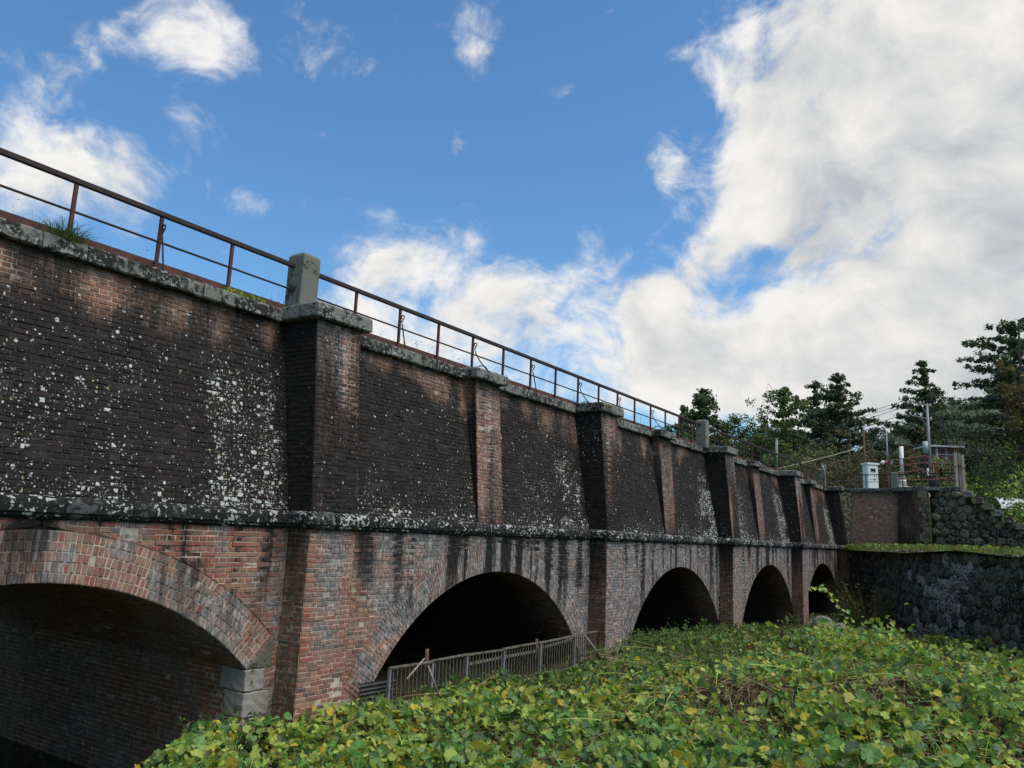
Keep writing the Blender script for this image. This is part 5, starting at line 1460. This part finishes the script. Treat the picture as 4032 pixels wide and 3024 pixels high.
MB().bar(c + ax * -.3, c + ax * .3, .03, .03).build('bracket', M_GALV, lp)
# white vent pipe
p, q = vert(3555, 1900, 1758, 49.5); vpp = empty('vent_pipe', p, 'thick white vent pipe on a base box behind the railing', 'pipe')
MB().tube([p, q], [.125, .125], 14).build('pipe', M_PVC, vpp, True)
MB().tube([p + [0, 0, -.25], p + [0, 0, .22]], [.24, .19], 14).build('collar', M_PVC, vpp, True)
obox(p, -.40, .40, -.3, .3, -.42, -.25, ax, ay).build('lid', M_PVC, vpp, bevel=.01)
obox(p, -.28, .28, -.22, .22, -1.2, -.42, ax, ay).build('base_box', M_CONCRETE, vpp, bevel=.01)
# utility pole
p, q = vert(3668, 1935, 1590, 52); up_ = empty('utility_pole', p, 'tall grey concrete utility pole with crossarms before the lone cedar', 'pole')
MB().tube([p - [0, 0, 1], q], [.12, .085], 12).build('shaft', M_GALV, up_, True)
wa = ax * .97 + ay * .2; wa /= np.linalg.norm(wa)
arms = []
for dz, L in ((-.15, 1.0), (-1.05, .95)):
    c = q + [0, 0, dz]; a = c - wa * 1.35 + [0, 0, .22]; b = c + wa * .35
    arms.append((a, b)); MB().bar(a, b, .07, .07).build('crossarm', M_GALV, up_)
    MB().bar(c - wa * .05 + [0, 0, -.55], a * .5 + b * .5, .04, .04).build('arm_brace', M_GALV, up_)
    for t in (0.03, .25, .5, .95):
        pp_ = a + (b - a) * t; MB().tube([pp_ + [0, 0, .03], pp_ + [0, 0, .10], pp_ + [0, 0, .17]], [.03, .055, .03], 8).build('insulator', M_CERAMIC, up_, True)
c = q + [0, 0, -2.9]
MB().tube([c - wa * .28 + [0, 0, -.45], c - wa * .28 + [0, 0, .35]], [.17, .17], 12).build('transformer', simple('pale green enamel', (.30, .40, .36), .5), up_, True)
for s_ in (-.24, .22): MB().tube([p + wa * s_ + [0, 0, .0], p + wa * s_ * .8 + [0, 0, 1.5]], .06, 8).build('cable_guard', M_PVC, up_, True)
# overhead wires
def wire(a, b, sag, label, r=.017, n=16, m=None):
    a, b = np.asarray(a, float), np.asarray(b, float)
    pts = [a + (b - a) * t - np.array([0, 0, sag * 4 * t * (1 - t)]) for t in np.linspace(0, 1, n)]
    o = MB().tube(pts, r, 5).build('overhead_wire', m or M_WIRE); return tag(o, label, 'wire', 'overhead wires')
for k, ((a, b), lab) in enumerate(zip([arms[0], arms[0], arms[0], arms[1], arms[1]], ['highest wire left of the utility pole', 'second wire from the top left of the utility pole', 'third wire from the top left of the utility pole', 'fourth wire from the top left of the utility pole', 'lowest wire from the crossarms left of the utility pole'])):
    t = (.03, .25, .5, .03, .5)[k]; s0 = a + (b - a) * t + [0, 0, .17]
    e = at(2640, 1770 + k * 22, 66); wire(s0, e, .6, lab)
for k, ((a, b), lab) in enumerate(zip([arms[0], arms[0], arms[0], arms[1]], ['highest wire right of the utility pole', 'second wire from the top right of the utility pole', 'third wire from the top right of the utility pole', 'lowest wire right of the utility pole'])):
    t = (.5, .25, .95, .95)[k]; s0 = a + (b - a) * t + [0, 0, .17]
    e = at(4500, (1440, 1475, 1490, 1570)[k], 44); wire(s0, e, .5, lab)
wire(POLE1 + [0, 0, -1.0], at(2940, 1868, 47), .12, 'thick pale cable running from the brown pole down to the left', .022, 16, M_CABLEW)
wire(POLE1 + ax * .22, at(3500, 1716, 49), .15, 'short slack wire between the brown pole and the lamp pole', .012)
# leaning post behind the far railing
p, q = vert(3056, 1862, 1728, 46); o = empty('old_post', p, 'pale leaning wooden post behind the far railing', 'post')
MB().tube([p, q + ax * .06], [.10, .075], 8).build('shaft', M_WOODG, o, True)
obox(q + ax * .06, -.14, .12, -.08, .08, .0, .05, ax, ay).build('cap', M_WOODG, o)
MB().tube([q - [0, 0, .1], at(3022, 1840, 46)], .012, 5).build('stay_wire', M_WIRE, o)
# maroon shed
p = at(3672, 1815, 56); sh = empty('maroon_shed', p - [0, 0, 3], 'small maroon shed with a pale sloping roof edge behind the plank posts', 'shed')
obox(p, .0, 1.9, 0, 1.6, .0, .98, ax, ay).build('wall', M_SHED, sh, bevel=.01)
obox(p, -.35, 2.15, -.35, 1.9, .98, 1.09, ax, ay).build('roof', M_SHEDROOF, sh, bevel=.01)
obox(p, .25, .38, -.06, -.0, .0, .98, ax, ay).build('corner_trim', M_SHEDROOF, sh)
for x in (.95, 1.55): obox(p, x, x + .05, -.05, -.0, .05, .95, ax, ay).build('mullion', M_SHEDROOF, sh)
obox(p, .38, 1.9, -.052, -.0, .46, .51, ax, ay).build('rail', M_SHEDROOF, sh)
obox(p, -.2, 2.6, -.3, 1.7, -.16, .0, ax, ay).build('floor_frame', M_CONCRETE, sh)
for x in (.1, 1.2, 2.3): obox(p, x, x + .12, -.1, .02, -3.0, -.16, ax, ay).build('stilt', M_RUST, sh)
for a, b in (((1.95, -.2, .0), (2.6, -.2, .0)), ((1.95, -.2, .5), (2.6, -.2, .5)), ((1.95, -.2, .95), (2.6, -.2, .95)), ((2.6, -.2, .0), (2.6, -.2, .95))):
    f_ = lambda t: p + ax * t[0] + ay * t[1] + np.array([0, 0, t[2]]); MB().bar(f_(a), f_(b), .035, .035).build('balcony_rail', M_GALV, sh)
# bundle of tall posts at the end of the parapet
for k, (u, v1, lab) in enumerate(((3768, 1783, 'tall weathered plank post, left of the three at the end of the parapet'), (3783, 1786, 'tall weathered plank post, middle of the three at the end of the parapet'), (3796, 1792, 'tall weathered plank post, right of the three at the end of the parapet'))):
    p, q = vert(u, 1930, v1, 45.2 + k * .12)
    o = empty('plank_post', p, lab, 'post', 'plank posts at the end of the parapet'); H = q[2] - p[2]
    obox(p, -.085, .085, -.07, .07, -.4, H, ax, ay).build('plank', M_WOODG if k != 1 else M_CONCRETE, o, bevel=.01); obox(p, -.095, .095, -.08, .08, H * .62, H * .64, ax, ay).build('wire_band', M_RUST, o)
# rusty platform and stair railing behind the abutment
pf = empty('steel_platform', at(3620, 1920, 49), 'rusty steel platform with stair railings behind the end pier', 'platform')
def seg(a, b, d0=48.5, d1=None, r=.032, name='rail'):
    MB().bar(at(*a, d0), at(*b, d1 or d0), r * 1.9, r * 1.9).build(name, M_RUST2, pf)
Z = lambda x, y: (3332 + x / 3.687, 1650 + y / 3.687)
for a, b in (((640, 600), (1150, 530)), ((650, 690), (1140, 625)), ((1150, 530), (1420, 670)), ((1150, 620), (1300, 745)), ((850, 650), (1130, 740)), ((715, 790), (1090, 735)), ((1090, 760), (1270, 780)), ((1270, 780), (1510, 610)), ((740, 870), (1180, 880)), ((1180, 880), (1550, 850)), ((1230, 700), (1560, 690)), ((1210, 655), (1500, 640)), ((1250, 800), (1560, 930)), ((870, 560), (1000, 620))):
    seg(Z(*a), Z(*b), name='rail')
for x, y0, y1 in ((645, 600, 730), (850, 570, 800), (880, 570, 700), (1120, 760, 960), (1150, 530, 700), (1195, 800, 1000), (905, 800, 960), (1020, 640, 720), (960, 570, 740), (1300, 650, 790), (1360, 690, 960), (1410, 720, 830), (1450, 700, 800), (1500, 690, 910), (1545, 680, 930), (1580, 700, 940), (1260, 690, 820), (1325, 660, 760)):
    seg(Z(x, y1), Z(x - (y1 - y0) * .10, y0), name='upright')
obox(at(*Z(1060, 960), 50), -1.5, 1.9, 0, 1.2, -.06, .02, ax, ay).build('deck_plate', M_RUST, pf)
# dark blue drum and stones under the platform
p = at(*Z(1275, 1010), 49); o = empty('blue_drum', p - [0, 0, .2], 'dark blue drum under the rusty platform', 'drum')
MB().tube([p - [0, 0, .3], p + [0, 0, .75]], [.32, .32], 14).build('body', simple('dark blue plastic', (.010, .014, .026), .6), o, True); MB().tube([p + [0, 0, .73], p + [0, 0, .78]], [.335, .335], 14).build('rim', M_WIRE, o, True)
# white sheeting of two greenhouse tunnels at the right edge
def tunnel(u, v, d, L, rad, label):
    c = at(u, v, d); o = empty('greenhouse_tunnel', c - [0, 0, .8], label, 'greenhouse'); vv, qq = [], []
    n, m = 12, 16
    for i in range(m + 1):
        for k in range(n + 1):
            a = math.pi * k / n; vv.append(c + ax * (L * i / m) + ay * (rad * math.cos(a)) + np.array([0, 0, rad * .75 * math.sin(a) - .7 + .015 * math.sin(i * 2.1 + k)]))
    for i in range(m):
        for k in range(n): a = i * (n + 1) + k; qq.append((a, a + n + 1, a + n + 2, a + 1))
    link('sheeting', mesh_np(vv, qq, None, None, True), M_PLASTIC, o)
    for i in (0, 5, 11, 16):
        MB().tube([c + ax * (L * i / m) + ay * (rad * 1.02 * math.cos(a)) + np.array([0, 0, rad * .77 * math.sin(a) - .7]) for a in np.linspace(0, math.pi, 10)], .02, 5).build('hoop', M_GALV, o)
tunnel(3900, 1958, 47.5, 5.0, .95, 'white plastic greenhouse tunnel at the right edge below the scrub')
tunnel(3945, 2040, 46, 3.5, .8, 'lower white sheeting tunnel half hidden beside the rubble steps')
